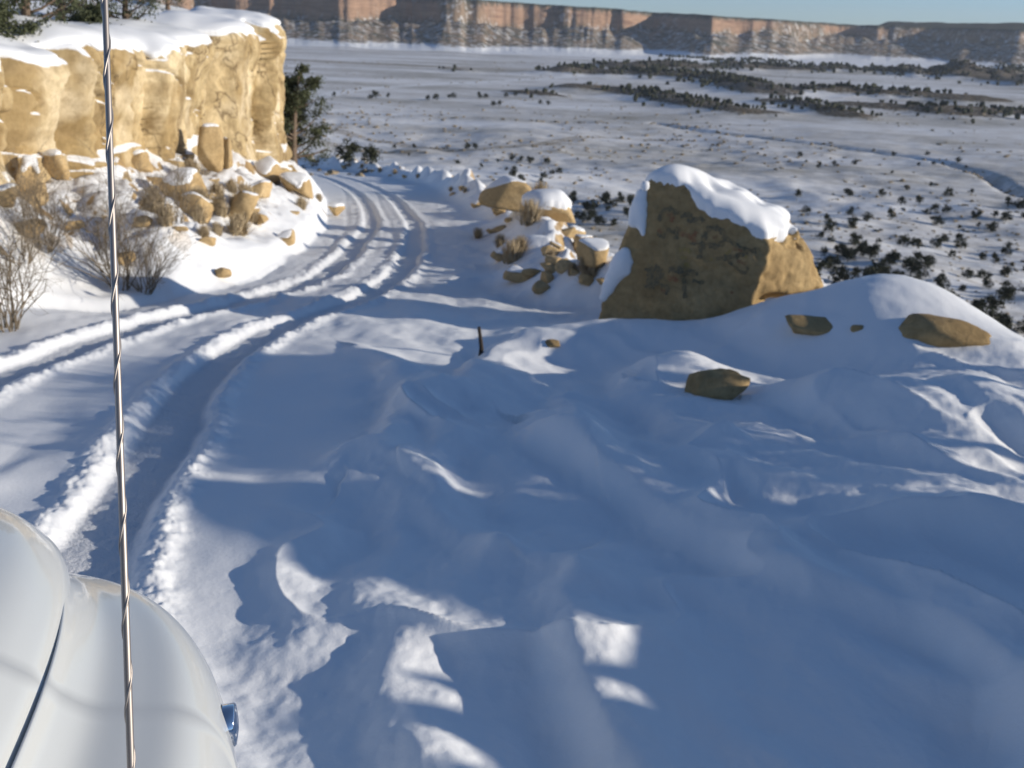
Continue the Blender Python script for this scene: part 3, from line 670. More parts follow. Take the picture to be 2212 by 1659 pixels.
# half buried stones in the mounds beside the boulder
def sunk(px, py, size, seed, label, yaw=0, out=.35, rough=.06, planes=9, tilt=(0, 0), capT=0, push=0, **k):
    g = ground_at(px, py); d = np.array(g)-np.array([0, 0, CZ]); d /= np.linalg.norm(d); p = np.array(g)+d*push
    V, F = rock_np(seed, 4, size, rough=rough, planes=planes, pw=16)
    R = np.array((Matrix.Rotation(yaw, 3, 'Z')@Matrix.Rotation(tilt[0], 3, 'X')@Matrix.Rotation(tilt[1], 3, 'Y'))); V = V@R.T
    root = empty('rock', p); tag(root, label, 'rock', k.get('group'))
    link('stone', mesh_np('stone', V, F), BOULD, root)
    if capT:
        cv, cf = snow_cap(V, F, .02, capT, k.get('w', .16), k.get('thr', .45), seed=seed, blur=k.get('blur', 5), keep=k.get('keep'))
        link('snow_cap', mesh_np('snow_cap', cv, cf), CAP, root)
    return root
sunk(818, 329, (.46, .28, .17), 5, 'flat brown rock poking from the snow mound just right of the boulder', yaw=.1, push=.10, tilt=(.25, 0), planes=18)
sunk(860, 329, (.08, .06, .05), 6, 'tiny brown stone beside the flat rock in the snow mound', push=.02)
sunk(942, 339, (.56, .38, .26), 8, 'rounded brown rock at the right end of the snow mound', yaw=-.2, push=.12, planes=18)
sunk(710, 389, (.40, .27, .21), 19, 'tilted round rock with a wedge of snow on its back, below the boulder', yaw=.45, push=-.16, planes=18, tilt=(.25, -.5), capT=0, w=.14, thr=.3, keep=lambda X, Y, Z: (X < .06+.3*Y))
sunk(553, 346, (.13, .09, .07), 15, 'small brown stone alone in the shaded snow near the wooden stick', push=.03)

# ------------------------------------------------------------------ the cliff on the left
def cliff():
    pts = np.array(spl([tuple(p) for p in CL], 8)); pts = pts[(pts[:, 0] > -30)]
    seg = np.linalg.norm(np.diff(pts, axis=0), axis=1); S = np.append(0, np.cumsum(seg))
    s0 = np.interp(9.0, pts[:, 1], S); s1 = s0+44
    ds = .07; s = np.arange(s0, s1, ds); X = np.interp(s, S, pts[:, 0]); Y = np.interp(s, S, pts[:, 1])
    k = 12; Xs = np.convolve(np.pad(X, k, 'edge'), np.ones(2*k+1)/(2*k+1), 'valid'); Ys = np.convolve(np.pad(Y, k, 'edge'), np.ones(2*k+1)/(2*k+1), 'valid')
    tx = np.gradient(Xs); ty = np.gradient(Ys); l = np.hypot(tx, ty); nx, ny = ty/l, -tx/l
    zb = H(X+nx*.5, Y+ny*.5)+CZ-.7
    zt = np.interp(Y, [8, 16, 17.3, 19, 20.5, 22.7, 24, 28, 29, 30.5, 35, 39, 41, 43, 45], [-1.0, -.95, -.75, -.95, -.55, -.75, -.72, -.62, -.85, -.45, -.25, -.30, -.55, -.7, -.9])+CZ
    zt = np.maximum(zt, zb+1.0)
    nv = 100; v = np.linspace(0, 1, nv)
    nt = 22; vt = np.linspace(0, 1, nt+1)[1:]
    Sg, Vg = np.meshgrid(s, v, indexing='ij'); Yg = np.repeat(Y[:, None], nv, 1)
    # buttress outline along the wall (metres in front of the base line), by forward distance
    by = [8, 11, 13, 15.6, 16.2, 17.0, 17.3, 18.2, 19.1, 19.5, 20.2, 22.3, 22.7, 23.0, 25, 27.4, 27.7, 28.6, 29.7, 30.0, 30.6, 33, 36, 38.5, 41]
    bo = [.2, .5, .3, .45, .55, -.1, -.45, .25, .40, -.35, .55, .75, .20, .62, .72, .68, -.05, -.55, -.5, .25, .85, 1.0, 1.0, .75, .35]
    off = np.interp(Yg+.35*fbm2(Vg*3, Sg*.15, 3, 301), by, bo)
    zz = zb[:, None]+(zt-zb)[:, None]*Vg
    P3 = np.stack([Sg*.45, zz*.45, Sg*0], -1).reshape(-1, 3)
    n = (.13*fbm3(P3*.8, 3, 303)).reshape(Sg.shape)
    def blocks(su, wid, seed, amp, crack, cw):
        """offset and joint depth of a run of fractured blocks"""
        rng = np.random.RandomState(seed); edges = np.cumsum(rng.uniform(wid*.5, wid*1.6, 80))+su.min()-1
        i = np.searchsorted(edges, su.ravel()).reshape(su.shape); lo = edges[np.clip(i-1, 0, 79)]; hi = edges[np.clip(i, 0, 79)]
        dd = np.minimum(su-lo, hi-su); o = rng.uniform(-amp, amp, 82)[i]; tl = rng.uniform(-.5, .5, 82)[i]*(su-(lo+hi)/2)
        return o+tl*amp*1.3, crack*smooth(cw, 0, dd)
    wz = 1.1*fbm2(Sg*.3, zz*.35, 3, 305); wz2 = .5*fbm2(Sg*.6, zz*.8, 3, 306)
    o1, c1 = blocks(Sg+.7*wz+.18*zz, 3.0, 11, .34, .42, .13)
    o2, c2 = blocks(Sg-wz2-.35*zz, 1.7, 12, .10, .14, .07)
    o3, c3 = blocks(zz*1.0+1.2*wz+.15*Sg+50, 1.5, 13, .12, .16, .06)
    lowm = smooth(.75, .35, Vg)
    n += o1-c1*(.4+.6*np.abs(fbm2(Sg*.4, zz*.9, 2, 331))*2)+(o2*.8-c2)*(.25+.75*lowm)+(o3-c3*.6)*(.35+.65*lowm)
    rg_ = fbm2(Sg*.35+1.3*fbm2(zz*.4, Sg*.2, 2, 341), zz*.22, 4, 343, .6); n += -.20*smooth(.04, .0, np.abs(rg_))+.15*rg_
    n += .035*fbm2(Sg*2.2, zz*2.2, 4, 309)+.02*fbm2(Sg*6, zz*6, 3, 311)
    bd = zz+.12*fbm2(Sg*.35, zz*.3, 2, 351); n += .035*vn2(bd*3.2, bd*0, 352)+.05*np.sign(vn2(bd*1.3, Sg*.05, 353))*np.abs(vn2(bd*1.3, Sg*.05, 353))**.4*.6
    sc = fbm2(Sg*.8, zz*.5, 3, 333); n -= .13*smooth(.12, .3, sc)                                      # spalled scars
    n += .55*smooth(.38+.25*fbm2(Sg*.5, zz*0, 3, 318), .0, Vg)*np.abs(fbm2(Sg*.6, zz*.6, 3, 317))*2
    over = .16*smooth(.5, .85, Vg); rnd = np.clip((Vg-.88)/.12, 0, 1); over = over-.42*(1-np.sqrt(np.clip(1-rnd**2, 0, 1)))
    hole = np.exp(-(((Yg-33.5)/.55)**2+((Vg-.80)/.055)**2)); over = over-.55*hole
    hole2 = np.exp(-(((Yg-20.9)/.16)**2+((Vg-.38-.2*(Yg-20.9))/.09)**2)); over = over-.35*hole2
    off = off+n+over
    PX = X[:, None]+nx[:, None]*off; PY = Y[:, None]+ny[:, None]*off; PZ = zz+.05*fbm2(Sg*1.5, zz*1.5, 3, 319)
    # top, running back under the plateau snow
    back = vt[None, :]*2.2
    offt = off[:, -1:]-back; TX = X[:, None]+nx[:, None]*offt; TY = Y[:, None]+ny[:, None]*offt
    Tz = PZ[:, -1:]+.10*np.sin(np.clip(back*1.6, 0, 1.57))+.10*fbm2(TX*1.3, TY*1.3, 3, 321)*smooth(0, .3, back)+.05*back
    PX = np.hstack([PX, TX]); PY = np.hstack([PY, TY]); PZ = np.hstack([PZ, Tz]); nv2 = PX.shape[1]
    V = np.stack([PX.ravel(), PY.ravel(), PZ.ravel()], -1); F = gridfaces(len(s), nv2)
    N = vnormals(V, F); q = N.reshape(len(s), nv2, 3)[:, 40]
    if (q[:, 0]*nx+q[:, 1]*ny).mean() < 0: F = F[:, ::-1]
    c = np.array([-10.0, 25.0, zb.mean()])
    t = NT('cliff_sandstone'); n1 = t.noise(.5, 5, .6); n2 = t.noise(6, 6, .7); n3 = t.noise(.9, 4, .6, t.mapv((.9, .9, .22)))
    n5 = t.noise(.6, 3, .6, t.mapv((.25, .25, 4.5)))
    col = t.ramp(n1, [(.34, (.45, .345, .185)), (.5, (.59, .465, .27)), (.64, (.71, .59, .38))])
    col = t.mix(t.ramp(n3, [(.46, 0), (.56, .8)]), col, (.34, .24, .11))
    col = t.mix(t.ramp(n5, [(.50, 0), (.60, .5)]), col, (.40, .29, .15)); vs = t.noise(1.1, 4, .65, t.mapv((1.2, 1.2, .10))); col = t.mix(t.ramp(vs, [(.52, 0), (.62, .7)]), col, (.26, .19, .10)); pl = t.noise(.33, 4, .6); col = t.mix(t.ramp(pl, [(.52, 0), (.62, .7)]), col, (.74, .63, .44)); crk = t.noise(.55, 5, .6, t.mapv((1, 1, .45)), .6); crk = t.math('ABSOLUTE', t.math('SUBTRACT', crk, .5)); col = t.mix(t.ramp(crk, [(0, .85), (.012, 0)]), col, (.13, .09, .05))
    col = t.mix(t.ramp(n2, [(.34, .45), (.55, 0)]), col, (.22, .15, .07))
    nz_ = t.math('ADD', t.nz(), t.math('MULTIPLY', t.noise(1.3, 4, .7), .55))
    x = t.n('ShaderNodeMapRange'); t.l(nz_, x.inputs[0]); x.inputs[1].default_value = .80; x.inputs[2].default_value = .88
    col = t.mix(x.outputs[0], col, SNOW)
    bb = t.bump(n2, .6, .05); bb = t.bump(t.noise(30, 4, .75), .4, .012, bb); t.set(col, .9, bb, Specular_IOR_Level=.15)
    root = empty('sandstone_cliff', c); tag(root, 'sunlit yellow sandstone cliff with snow on its ledges along the left side of the road', 'cliff')
    link('rock_face', mesh_np('rock_face', V-c, F), t.m, root)
    cv, cf = snow_cap(V, F, .075, .15, .45, .66, zmin=None, seed=9, blur=5, keep=lambda X_, Y_, Z_: Z_ > np.interp(Y_, Y[Y < 42], zt[Y < 42])-.55)
    link('snow_cap', mesh_np('snow_cap', cv-c, cf), CAP, root)
    return root
cliff()

# added rock outcrop and junipers, unseen at right, shaped to cast the shoulder's shade
def outcrop():
    py = [-9, -6, -3, 0, 2.2, 3.0, 3.70, 3.78, 3.92, 3.98, 4.16, 4.20, 4.34, 4.39, 4.50, 4.72, 5.10, 5.36, 5.42, 5.65, 6.0, 6.4, 6.75, 6.9, 7.2]
    pz = [-1.2, -.2, .1, .0, .05, -.02, -.05, -.22, -.20, -.08, -.10, -.34, -.33, -.12, -.33, -.36, -.30, -.24, -.14, -.10, -.02, .02, .0, -1.2, -2.4]  # crest heights drawn from the wanted edge of shade and its lit gaps
    y = np.arange(-10.6, 5.6, .035); prof = np.interp(y+1.6, py, pz)+CZ; n = 90; th = np.linspace(0, 1, n); V = []
    zb = zgrid(y*0+10, y)-.4
    for k, t in enumerate(th):          # up the left side, over the crest, down the right side
        u = 2*t-1; xx = 10+1.25*np.sign(u)*np.abs(u)**.6*(1+.1*np.sign(u)); hh = (1-np.abs(u)**2.6); z = zb+(prof-zb)*hh
        V.append(np.stack([xx+.22*fbm2(y*.8, z*.8+t*3, 4, 401)*(1-hh**6)+.12*fbm2(y*3, z*3+t, 3, 403)*(1-hh**6), y, z], -1))
    V = np.stack(V, 0); V[:, :, 2] -= .02*np.abs(fbm2(V[:, :, 1]*2, V[:, :, 0]*2, 3, 405))*(np.abs(2*th-1)[:, None] > .1)
    P = V.reshape(-1, 3); F = gridfaces(n, len(y)); c = np.array([10, -1, 0.0])
    root = empty('rock_outcrop', c); tag(root, 'long sandstone outcrop on the shoulder to the right of the picture', 'rock')
    link('stone', mesh_np('stone', P-c, F), BOULD, root)
outcrop()

# ------------------------------------------------------------------ loose rocks on the banks
LR = 'rocks fallen along the foot of the cliff'
def lrock(px, py, size, seed, label, yaw=0, capT=.10, sink=.25, tilt=(0, 0), group=None, mat=None, rough=.05, dz=0):
    return place_rock('rock', (px, py), size, seed, label, group, yaw, sink, 4, capT, xy=None, tilt=tilt if tilt != (0, 0) else (.35*math.sin(seed*1.7), .3*math.cos(seed*2.3)), rough=rough, mat=mat, cell=max(.03, size[0]/16), dz=dz)
lrock(184, 204, (.42, .34, .52), 21, 'biggest tan block fallen at the cliff foot, snow on top, above the brown bush', .3, .12, .2)
lrock(210, 172, (.30, .26, .75), 122, 'upright pillar of rock standing against the cliff foot', .2, .08, .15, tilt=(.02, .04))
lrock(226, 168, (.26, .22, .5), 123, 'shorter rock pillar right of the upright one at the cliff foot', .5, .08, .15, tilt=(.03, -.05))
lrock(246, 224, (.24, .2, .45), 24, 'pointed tan slab standing on edge on the snowy bank', .8, .04, .15, tilt=(.25, .3))
lrock(200, 219, (.30, .25, .35), 25, 'small tan block just right of the biggest fallen block', .5, .05)
lrock(272, 180, (.5, .45, .42), 26, 'broad tan rock below the right end of the cliff', 1.0, .12)
lrock(300, 192, (.55, .45, .38), 27, 'rounded tan rock at the outer corner of the bank', .2, .14)
lrock(258, 196, (.4, .3, .26), 28, 'low tan rock between the corner rocks and the pointed slab', .4, .08)
lrock(140, 170, (.4, .3, .26), 29, 'tan rock under the middle of the cliff wall', .1, .1)
lrock(30, 190, (.32, .28, .4), 30, 'tan block on the bank at the far left of the cliff foot', .9, .1)
lrock(54, 178, (.22, .2, .34), 31, 'small upright block near the left end of the cliff foot', .2, .08)
lrock(6, 205, (.25, .2, .2), 32, 'tan rock at the left picture edge on the bank', .2, .06)
lrock(221, 277, (.14, .11, .12), 33, 'small tan stone by the shaded gully on the bank', .2, 0)
lrock(123, 262, (.16, .12, .10), 34, 'small tan stone at the foot of the twiggy bush', .2, 0)
lrock(336, 216, (.26, .22, .22), 36, 'small snow capped stone where the bank meets the road', .2, .12, .1)
lrock(287, 243, (.28, .2, .2), 37, 'tan stone low on the bank beside the wheel ruts', .2, .03)
rng = random.Random(5)
for i in range(16):
    px = rng.uniform(150, 322); py = np.interp(px, [150, 230, 322], [175, 178, 185])+rng.uniform(0, 1)**1.2*np.interp(px, [150, 230, 322], [70, 75, 28])
    z = rng.uniform(.07, .2); lrock(px, py, (z*rng.uniform(1, 2), z, z*rng.uniform(.5, 1)), 40+i % 9, 'small tan stone scattered on the snowy bank below the cliff', rng.uniform(0, 6), rng.choice([0, .03, .05]), .3, group=LR)
for i in range(6):
    px = rng.uniform(5, 150); py = rng.uniform(165, 235)
    z = rng.uniform(.10, .22); lrock(px, py, (z*rng.uniform(1, 1.6), z, z*rng.uniform(.6, 1)), 50+i % 7, 'small tan stone on the near left bank above the bushes', rng.uniform(0, 6), 0, .3, group='stones on the near left bank')
# outer edge of the road
def erock(px, py, y, size, seed, label, yaw, capT, sink=.2, **k):
    p = at(px, py, y); g = hz(p[0], p[1]); return place_rock('rock', (0, 0), size, seed, label, None, yaw, sink, 4, capT, xy=(p[0], p[1]), dz=np.clip(p[2]-g, -.4, .9), cell=.05, **k)
erock(511, 205, 27, (.85, .62, .55), 61, 'big gabled tan rock on the outer edge of the road bend', .2, .06, .25, tilt=(0, .15))
erock(552, 222, 24, (.72, .6, .36), 62, 'flat topped rock under a thick snow slab, right of the gabled rock', -.1, .30, .15, rough=.03, tilt=(0, .02), thr=.5)
lrock(574, 240, (.30, .22, .22), 63, 'square tan rock below the snow slab rock', .3, .06, .2)
lrock(594, 262, (.34, .26, .26), 64, 'large tan rock low on the slope just left of the boulder', .8, .05, .25)
lrock(580, 252, (.26, .24, .26), 65, 'tan rock leaning on the large one left of the boulder', .1, .05)
lrock(530, 278, (.18, .14, .13), 66, 'tan rock at the lower lip of the berm', .1, .04)
lrock(518, 281, (.22, .2, .16), 67, 'small tan rock left of the one on the lower lip of the berm', .6, .03)
lrock(499, 260, (.17, .12, .12), 68, 'tan stone on the inner face of the berm', .6, .04)
lrock(551, 255, (.2, .16, .14), 69, 'dark tan stone in the snow between berm and boulder', .6, .02)
lrock(496, 232, (.24, .14, .11), 70, 'flat tan slab lying on the berm crest', .3, .02, .2)
for i, (px, py) in enumerate([(452, 195), (462, 190), (497, 215), (508, 222), (476, 207), (372, 172), (390, 176), (405, 178), (344, 168)]):
    z = .10+.05*(i % 3); lrock(px, py, (z*1.4, z, z), 72+i, 'small tan stone along the berm crest of the bend', i, .03, .25, group='stones along the berm')
for i in range(13):
    px = rng.uniform(530, 606); py = rng.uniform(232, 300) if px < 575 else rng.uniform(225, 285)
    z = rng.uniform(.08, .20); lrock(px, py, (z*rng.uniform(1, 1.6), z, z*rng.uniform(.6, 1)), 40+i % 9, 'small tan stone on the rubble slope left of the boulder', rng.uniform(0, 6), 0, .3, group='stones on the rubble slope')

# ------------------------------------------------------------------ vegetation
def leafclump(acc, P, size, rng, n=1):
    """scatter n small three sided leaves round each point"""
    N = len(P)*n; C = np.repeat(P, n, 0)+rng.normal(size=(N, 3))*size*.6
    a = rng.normal(size=(N, 3)); a /= np.linalg.norm(a, axis=1, keepdims=True); b = np.cross(a, rng.normal(size=(N, 3))); b /= np.linalg.norm(b, axis=1, keepdims=True)
    L = size*rng.uniform(.5, 1.2, (N, 1)); V = np.stack([C-a*L*.5, C+b*L*.3, C+a*L*.6, C-b*L*.3], 1).reshape(-1, 3)
    acc.add(V, np.arange(4*N).reshape(-1, 4))
def juniper_meshes(seed, h, w, nl, clumps, per, leaf, airy=0):
    """tapered trunk with limbs; crown of leaf clumps carried on the limb ends"""
    rng = np.random.RandomState(seed); tk = Acc(); cr = Acc()
    lean = rng.normal(size=2)*.08*h
    path = [np.array([lean[0]*t*t, lean[1]*t*t, t*h*.9-.15*h*.3]) for t in np.linspace(0, 1, 8)]
    tk.add(*tube(path, np.linspace(h*.045, h*.006, 8), 6)); tips = []
    for i in range(nl):
        t = rng.uniform(.08, .95); p0 = np.array([lean[0]*t*t, lean[1]*t*t, t*h*.88]); az = rng.uniform(0, 6.28)
        ln = w*(1-.62*t**1.3)*rng.uniform(.55, 1.1); up = rng.uniform(.1, .55)
        pts = [p0+np.array([math.cos(az), math.sin(az), up*(.5+u)])*ln*u for u in np.linspace(0, 1, 5)]
        tk.add(*tube(pts, np.linspace(h*.014*(1-.5*t), h*.003, 5), 4))
        for u in (.45, .7, .9, 1.0): tips.append((pts[0]*(1-u)+pts[-1]*u, ln*.26))
    P = []
    for k in range(clumps):
        c, r = tips[rng.randint(len(tips))]; q = c+rng.normal(size=3)*r*.5; s = r*rng.uniform(.6, 1.2)
        d = rng.normal(size=(per, 3)); d /= np.linalg.norm(d, axis=1, keepdims=True); P.append(q+d*s*rng.uniform(.3, 1, (per, 1))*np.array([1, 1, .7]))
    leafclump(cr, np.concatenate(P), leaf, rng)
    return tk.mesh('trunk'), cr.mesh('crown', False)
def tree(name, x, y, meshes, label, group=None, s=1, rz=0, cat='tree', dz=0, m1=None, m2=None):
    root = empty(name, (x, y, hz(x, y)+dz), rz); root.scale = (s, s, s); tag(root, label, cat, group)
    for nm, me, mt in (('trunk', meshes[0], m1 or BARK), ('crown', meshes[1], m2 or NEEDLE)):
        o = link(nm, me, None, root)
        if not me.materials: me.materials.append(mt)
    return root
# juniper just past the cliff end
t1 = juniper_meshes(3, 4.2, 1.6, 46, 380, 60, .10)
gx, gy = -10.35, 46.0
tree('juniper_tree', gx, gy, t1, 'dark juniper standing alone behind the right end of the cliff', rz=1, s=1.15)
# junipers on the plateau over the cliff
for i, (px, py, h_, w_) in enumerate([(28, 42, 2.6, 1.5), (126, 34, 2.3, 1.5), (62, 22, 2.2, 1.3), (168, 10, 2.0, 1.4), (4, 66, 1.3, .9), (92, 46, .8, .6), (200, 4, 1.6, 1.2)]):
    x, y, z = ground_at(px, py); tm = juniper_meshes(10+i, h_, w_, 30, 170, 46, .07)
    tree('juniper_tree', x, y, tm, ['dark juniper on the cliff top at the far left', 'juniper with hanging crown on the cliff top just right of the antenna', 'juniper behind the snow bank left of the antenna', 'juniper on the cliff top over the cracked face', 'small juniper on the rocks at the left picture edge', 'little bush on the snow at the cliff rim', 'juniper set back on the snow above the rounded buttress'][i], rz=i)
for i, (x, y, lo, hi, w_) in enumerate([(10.2, 6.35, -1.0, .10, 1.1), (10.0, 7.6, -.98, .02, 1.0), (10.1, 8.4, -.90, -.12, .8)]):  # added unseen junipers, crown heights set to throw shade over the shoulder
    rg = np.random.RandomState(70+i); zg = hz(x, y)-CZ; tk = Acc(); cr = Acc(); H_ = hi-zg
    tk.add(*tube([(0, 0, -.2), (.08, .05, H_*.3), (-.05, .08, H_*.6), (.05, 0, H_*.95)], [.13, .10, .08, .03], 8)); P = []
    for k in range(26):
        az = rg.uniform(0, 6.28); r_ = w_*rg.uniform(.3, .95); z1 = lo-zg+(hi-lo)*rg.uniform(.15, .9); p1 = np.array([math.cos(az)*r_, math.sin(az)*r_, z1]); p0 = np.array([0, .05, z1-.5])
        tk.add(*tube([p0, (p0+p1)/2+[0, 0, .1], p1], [.03, .02, .008], 4))
    q = rg.uniform(-1, 1, (9000, 3)); q = q[(q[:, 0]**2+q[:, 1]**2*.9+np.abs(q[:, 2])**3*.6) < 1]; lump = fbm3(q*2.2+i*7, 2, 5); q = q[lump > -.30]
    P = q*np.array([w_, w_, (hi-lo)/2])+np.array([0, 0, (lo+hi)/2-zg]); leafclump(cr, P, .11, rg)
    tree('juniper_tree', x, y, (tk.mesh('trunk'), cr.mesh('crown', False)), ['full crowned juniper next to the outcrop right of the picture', 'middle one of the full crowned junipers right of the picture', 'full crowned juniper farthest from the outcrop right of the picture'][i], 'junipers right of the picture')
# leafless shrubs near the road
def twiggy(seed, h, w, n, th=.006):
    rng = np.random.RandomState(seed); a = Acc()
    def br(p, d, L, r, lev):
        pts = [p]; k = 5
        for i in range(k):
            d = d+rng.normal(size=3)*.16; d[2] += .03; d /= np.linalg.norm(d); pts.append(pts[-1]+d*L/k)
        a.add(*tube(pts, np.linspace(r, r*.45, k+1), 3 if lev else 4))
        if lev < 3:
            for j in range(rng.randint(3, 6)):
                q = pts[rng.randint(2, k+1)]; dd = d+rng.normal(size=3)*.55; dd /= np.linalg.norm(dd); br(q, dd, L*rng.uniform(.35, .6), r*.5, lev+1)
    for i in range(n):
        az = rng.uniform(0, 6.28); s = rng.uniform(.1, 1.0)*w/h; d = np.array([math.cos(az)*s, math.sin(az)*s, 1.0]); d /= np.linalg.norm(d)
        br(np.array([math.cos(az), math.sin(az), 0])*.08, d, h*rng.uniform(.6, .9), th, 0)
    return a.mesh('twigs')
def shrub(px, py, me, label, s=1, rz=0, group=None, mat=TWIG, name='bare_shrub', dz=-.03, cat='shrub', xy=None):
    x, y = xy or ground_at(px, py)[:2]; o = link(name, me, None); 
    if not me.materials: me.materials.append(mat)
    o.location = (x, y, hz(x, y)+dz); o.scale = (s, s, s); o.rotation_euler = (0, 0, rz); tag(o, label, cat, group); return o
tw = [twiggy(1, 1.25, .9, 26, .008), twiggy(2, 1.0, .9, 26, .008), twiggy(3, .7, .7, 22, .006)]
shrub(122, 288, tw[0], 'tall leafless shrub left of the antenna, twigs spread like a fan', 1.15, 0)
shrub(146, 292, tw[1], 'leafless shrub rooted in the bank just right of the tall one', .95, 2)
shrub(8, 330, tw[1], 'brown leafless shrub cut by the left picture edge', 1.2, 4)
shrub(20, 262, tw[2], 'frosted leafless shrub on the bank above the one at the left edge', 1.5, 1)
shrub(46, 250, tw[0], 'leafless shrub on the bank near the shaded hollow', .9, 3)
shrub(175, 222, tw[2], 'dark brown brush beside the biggest fallen block', 1.3, 1)
# grass tufts
def tuft(seed, r, n):
    rng = np.random.RandomState(seed); az = rng.uniform(0, 6.28, n); inc = np.abs(rng.normal(size=n))*.55; L = r*rng.uniform(.6, 1.1, n)
    d = np.stack([np.cos(az)*np.sin(inc), np.sin(az)*np.sin(inc), np.cos(inc)], 1); b = rng.normal(size=(n, 3))*r*.12; b[:, 2] = 0
    sd = np.stack([-np.sin(az), np.cos(az), az*0], 1)*r*.022
    V = np.stack([b-sd, b+sd, b+d*L[:, None]+sd*.3, b+d*L[:, None]-sd*.3], 1).reshape(-1, 3); a = Acc(); a.add(V, np.arange(4*n).reshape(-1, 4)); return a.mesh('tuft', False)
tf = [tuft(i, .5, 420) for i in range(4)]
shrub(530, 224, tf[0], 'round straw coloured sagebrush below the gabled rock', 1.1, 0, mat=SAGE, name='sagebrush')
for i, (px, py, s) in enumerate([(512, 262, .9), (520, 252, .7), (478, 238, .6), (500, 246, .6), (540, 204, 1.2), (465, 192, .5), (451, 191, .5), (418, 178, .6), (380, 172, .8), (395, 174, .8), (362, 168, .8)]):
    shrub(px, py, tf[i % 4], 'straw coloured tuft of brush on the berm around the bend', s, i, 'brush tufts on the berm', name='brush_tuft', mat=SAGE)
for i in range(26):
    px = rng.uniform(150, 325); py = np.interp(px, [150, 230, 325], [172, 180, 186])+rng.uniform(0, 1)*np.interp(px, [150, 230, 325], [60, 66, 25])
    shrub(px, py, tf[i % 4], 'dry brown tuft of brush on the bank below the cliff', rng.uniform(.4, .9), i, 'brush tufts below the cliff', name='brush_tuft', mat=SAGE)
for i in range(8):
    px = rng.uniform(550, 600); py = rng.uniform(228, 285)
    shrub(px, py, tf[i % 4], 'dry tuft on the rubble slope left of the boulder', rng.uniform(.25, .5), i, 'brush tufts on the rubble slope', name='brush_tuft')
# the stick
g = ground_at(480, 355); a = Acc(); a.add(*tube([(0, 0, -.1), (.015, 0, .08), (.0, 0, .2), (-.02, 0, .33)], [.028, .026, .022, .018], 7))
o = link('wooden_stick', a.mesh('wooden_stick'), STAKE); o.location = g; tag(o, 'short dark stick standing in the shaded snow at the road edge', 'stick')

# ------------------------------------------------------------------ junipers on the slope and valley floor
fj = [juniper_meshes(50+i, 3.0, 1.9, 14, 70, 10, .40) for i in range(5)]
def joined(tm, i):
    a = Acc()
    for me in tm:
        V = np.zeros(len(me.vertices)*3); me.vertices.foreach_get('co', V); F = np.zeros(len(me.loops), int); me.loops.foreach_get('vertex_index', F); a.add(V.reshape(-1, 3), F.reshape(-1, 4))
    m = a.mesh('far_juniper', False); m.materials.append(FARGREEN); return m
fjm = [joined(t, i) for i, t in enumerate(fj)]
def fartree(px, py, s, label, group, k, jit=0):
    x, y, z = ground_at(px, py, 60)
    if math.hypot(x, y) < 85: return
    o = link('juniper_tree', fjm[k % 5]); o.location = (x, y, z-.2); o.scale = (s, s, s); o.rotation_euler = (0, 0, k*1.7); tag(o, label, 'tree', group)
rng = random.Random(11); cnt = 0
def scatter(n, box, smin, smax, label, group, inside=lambda px, py: True):
    global cnt; k = 0; tries = 0
    while k < n and tries < n*20:
        tries += 1; px = rng.uniform(box[0], box[2]); py = rng.uniform(box[1], box[3])
        if not inside(px, py): continue
        fartree(px, py, rng.uniform(smin, smax), label, group, cnt); cnt += 1; k += 1
slope = lambda px, py: py > 200 and py < 285+(px-815)*.45 and rng.random() < smooth(190, 262, py)
for box, lab in (((812, 195, 880, 300), 'juniper on the snowy slope close behind the boulder'), ((880, 195, 955, 330), 'juniper on the snowy slope above the snow mound'), ((955, 195, 1030, 372), 'juniper on the snowy slope at the right picture edge')):
    scatter(44, box, .5, 1.4, lab, lab.replace('juniper', 'junipers'), slope)
scatter(14, (790, 150, 905, 235), .6, 1.3, 'juniper on the valley floor above the boulder, left of the dry wash', 'junipers on the valley floor above the boulder')
scatter(24, (905, 150, 1030, 235), .6, 1.4, 'juniper on the valley floor near the dry wash', 'junipers on the valley floor near the dry wash')
scatter(30, (560, 198, 645, 226), .7, 1.4, 'juniper in the band of trees between the snow slab rock and the boulder', 'junipers left of the boulder')
scatter(16, (480, 158, 560, 188), .6, 1.2, 'juniper on the slope below the road bend', 'junipers below the road bend')
scatter(8, (330, 146, 470, 164), .45, .9, 'juniper beyond the bend of the road', 'junipers beyond the bend')
for i, (px, py, s) in enumerate([(376, 99, 2.3), (371, 99, 1.5), (388, 98, 1.4), (428, 100, 1.6), (436, 100, 2.0), (449, 99, 1.4), (453, 98, 1.8), (480, 99, 2.0), (486, 98, 1.6), (506, 97, 1.6), (515, 97, 1.7), (493, 106, 1.6), (499, 106, 1.5), (540, 104, 1.4), (548, 105, 1.4), (476, 150, 1.2), (468, 149, 1.3), (334, 97, 1.4)]):
    fartree(px, py, s, 'lone juniper on the open middle of the valley', 'lone junipers in the open valley', i)
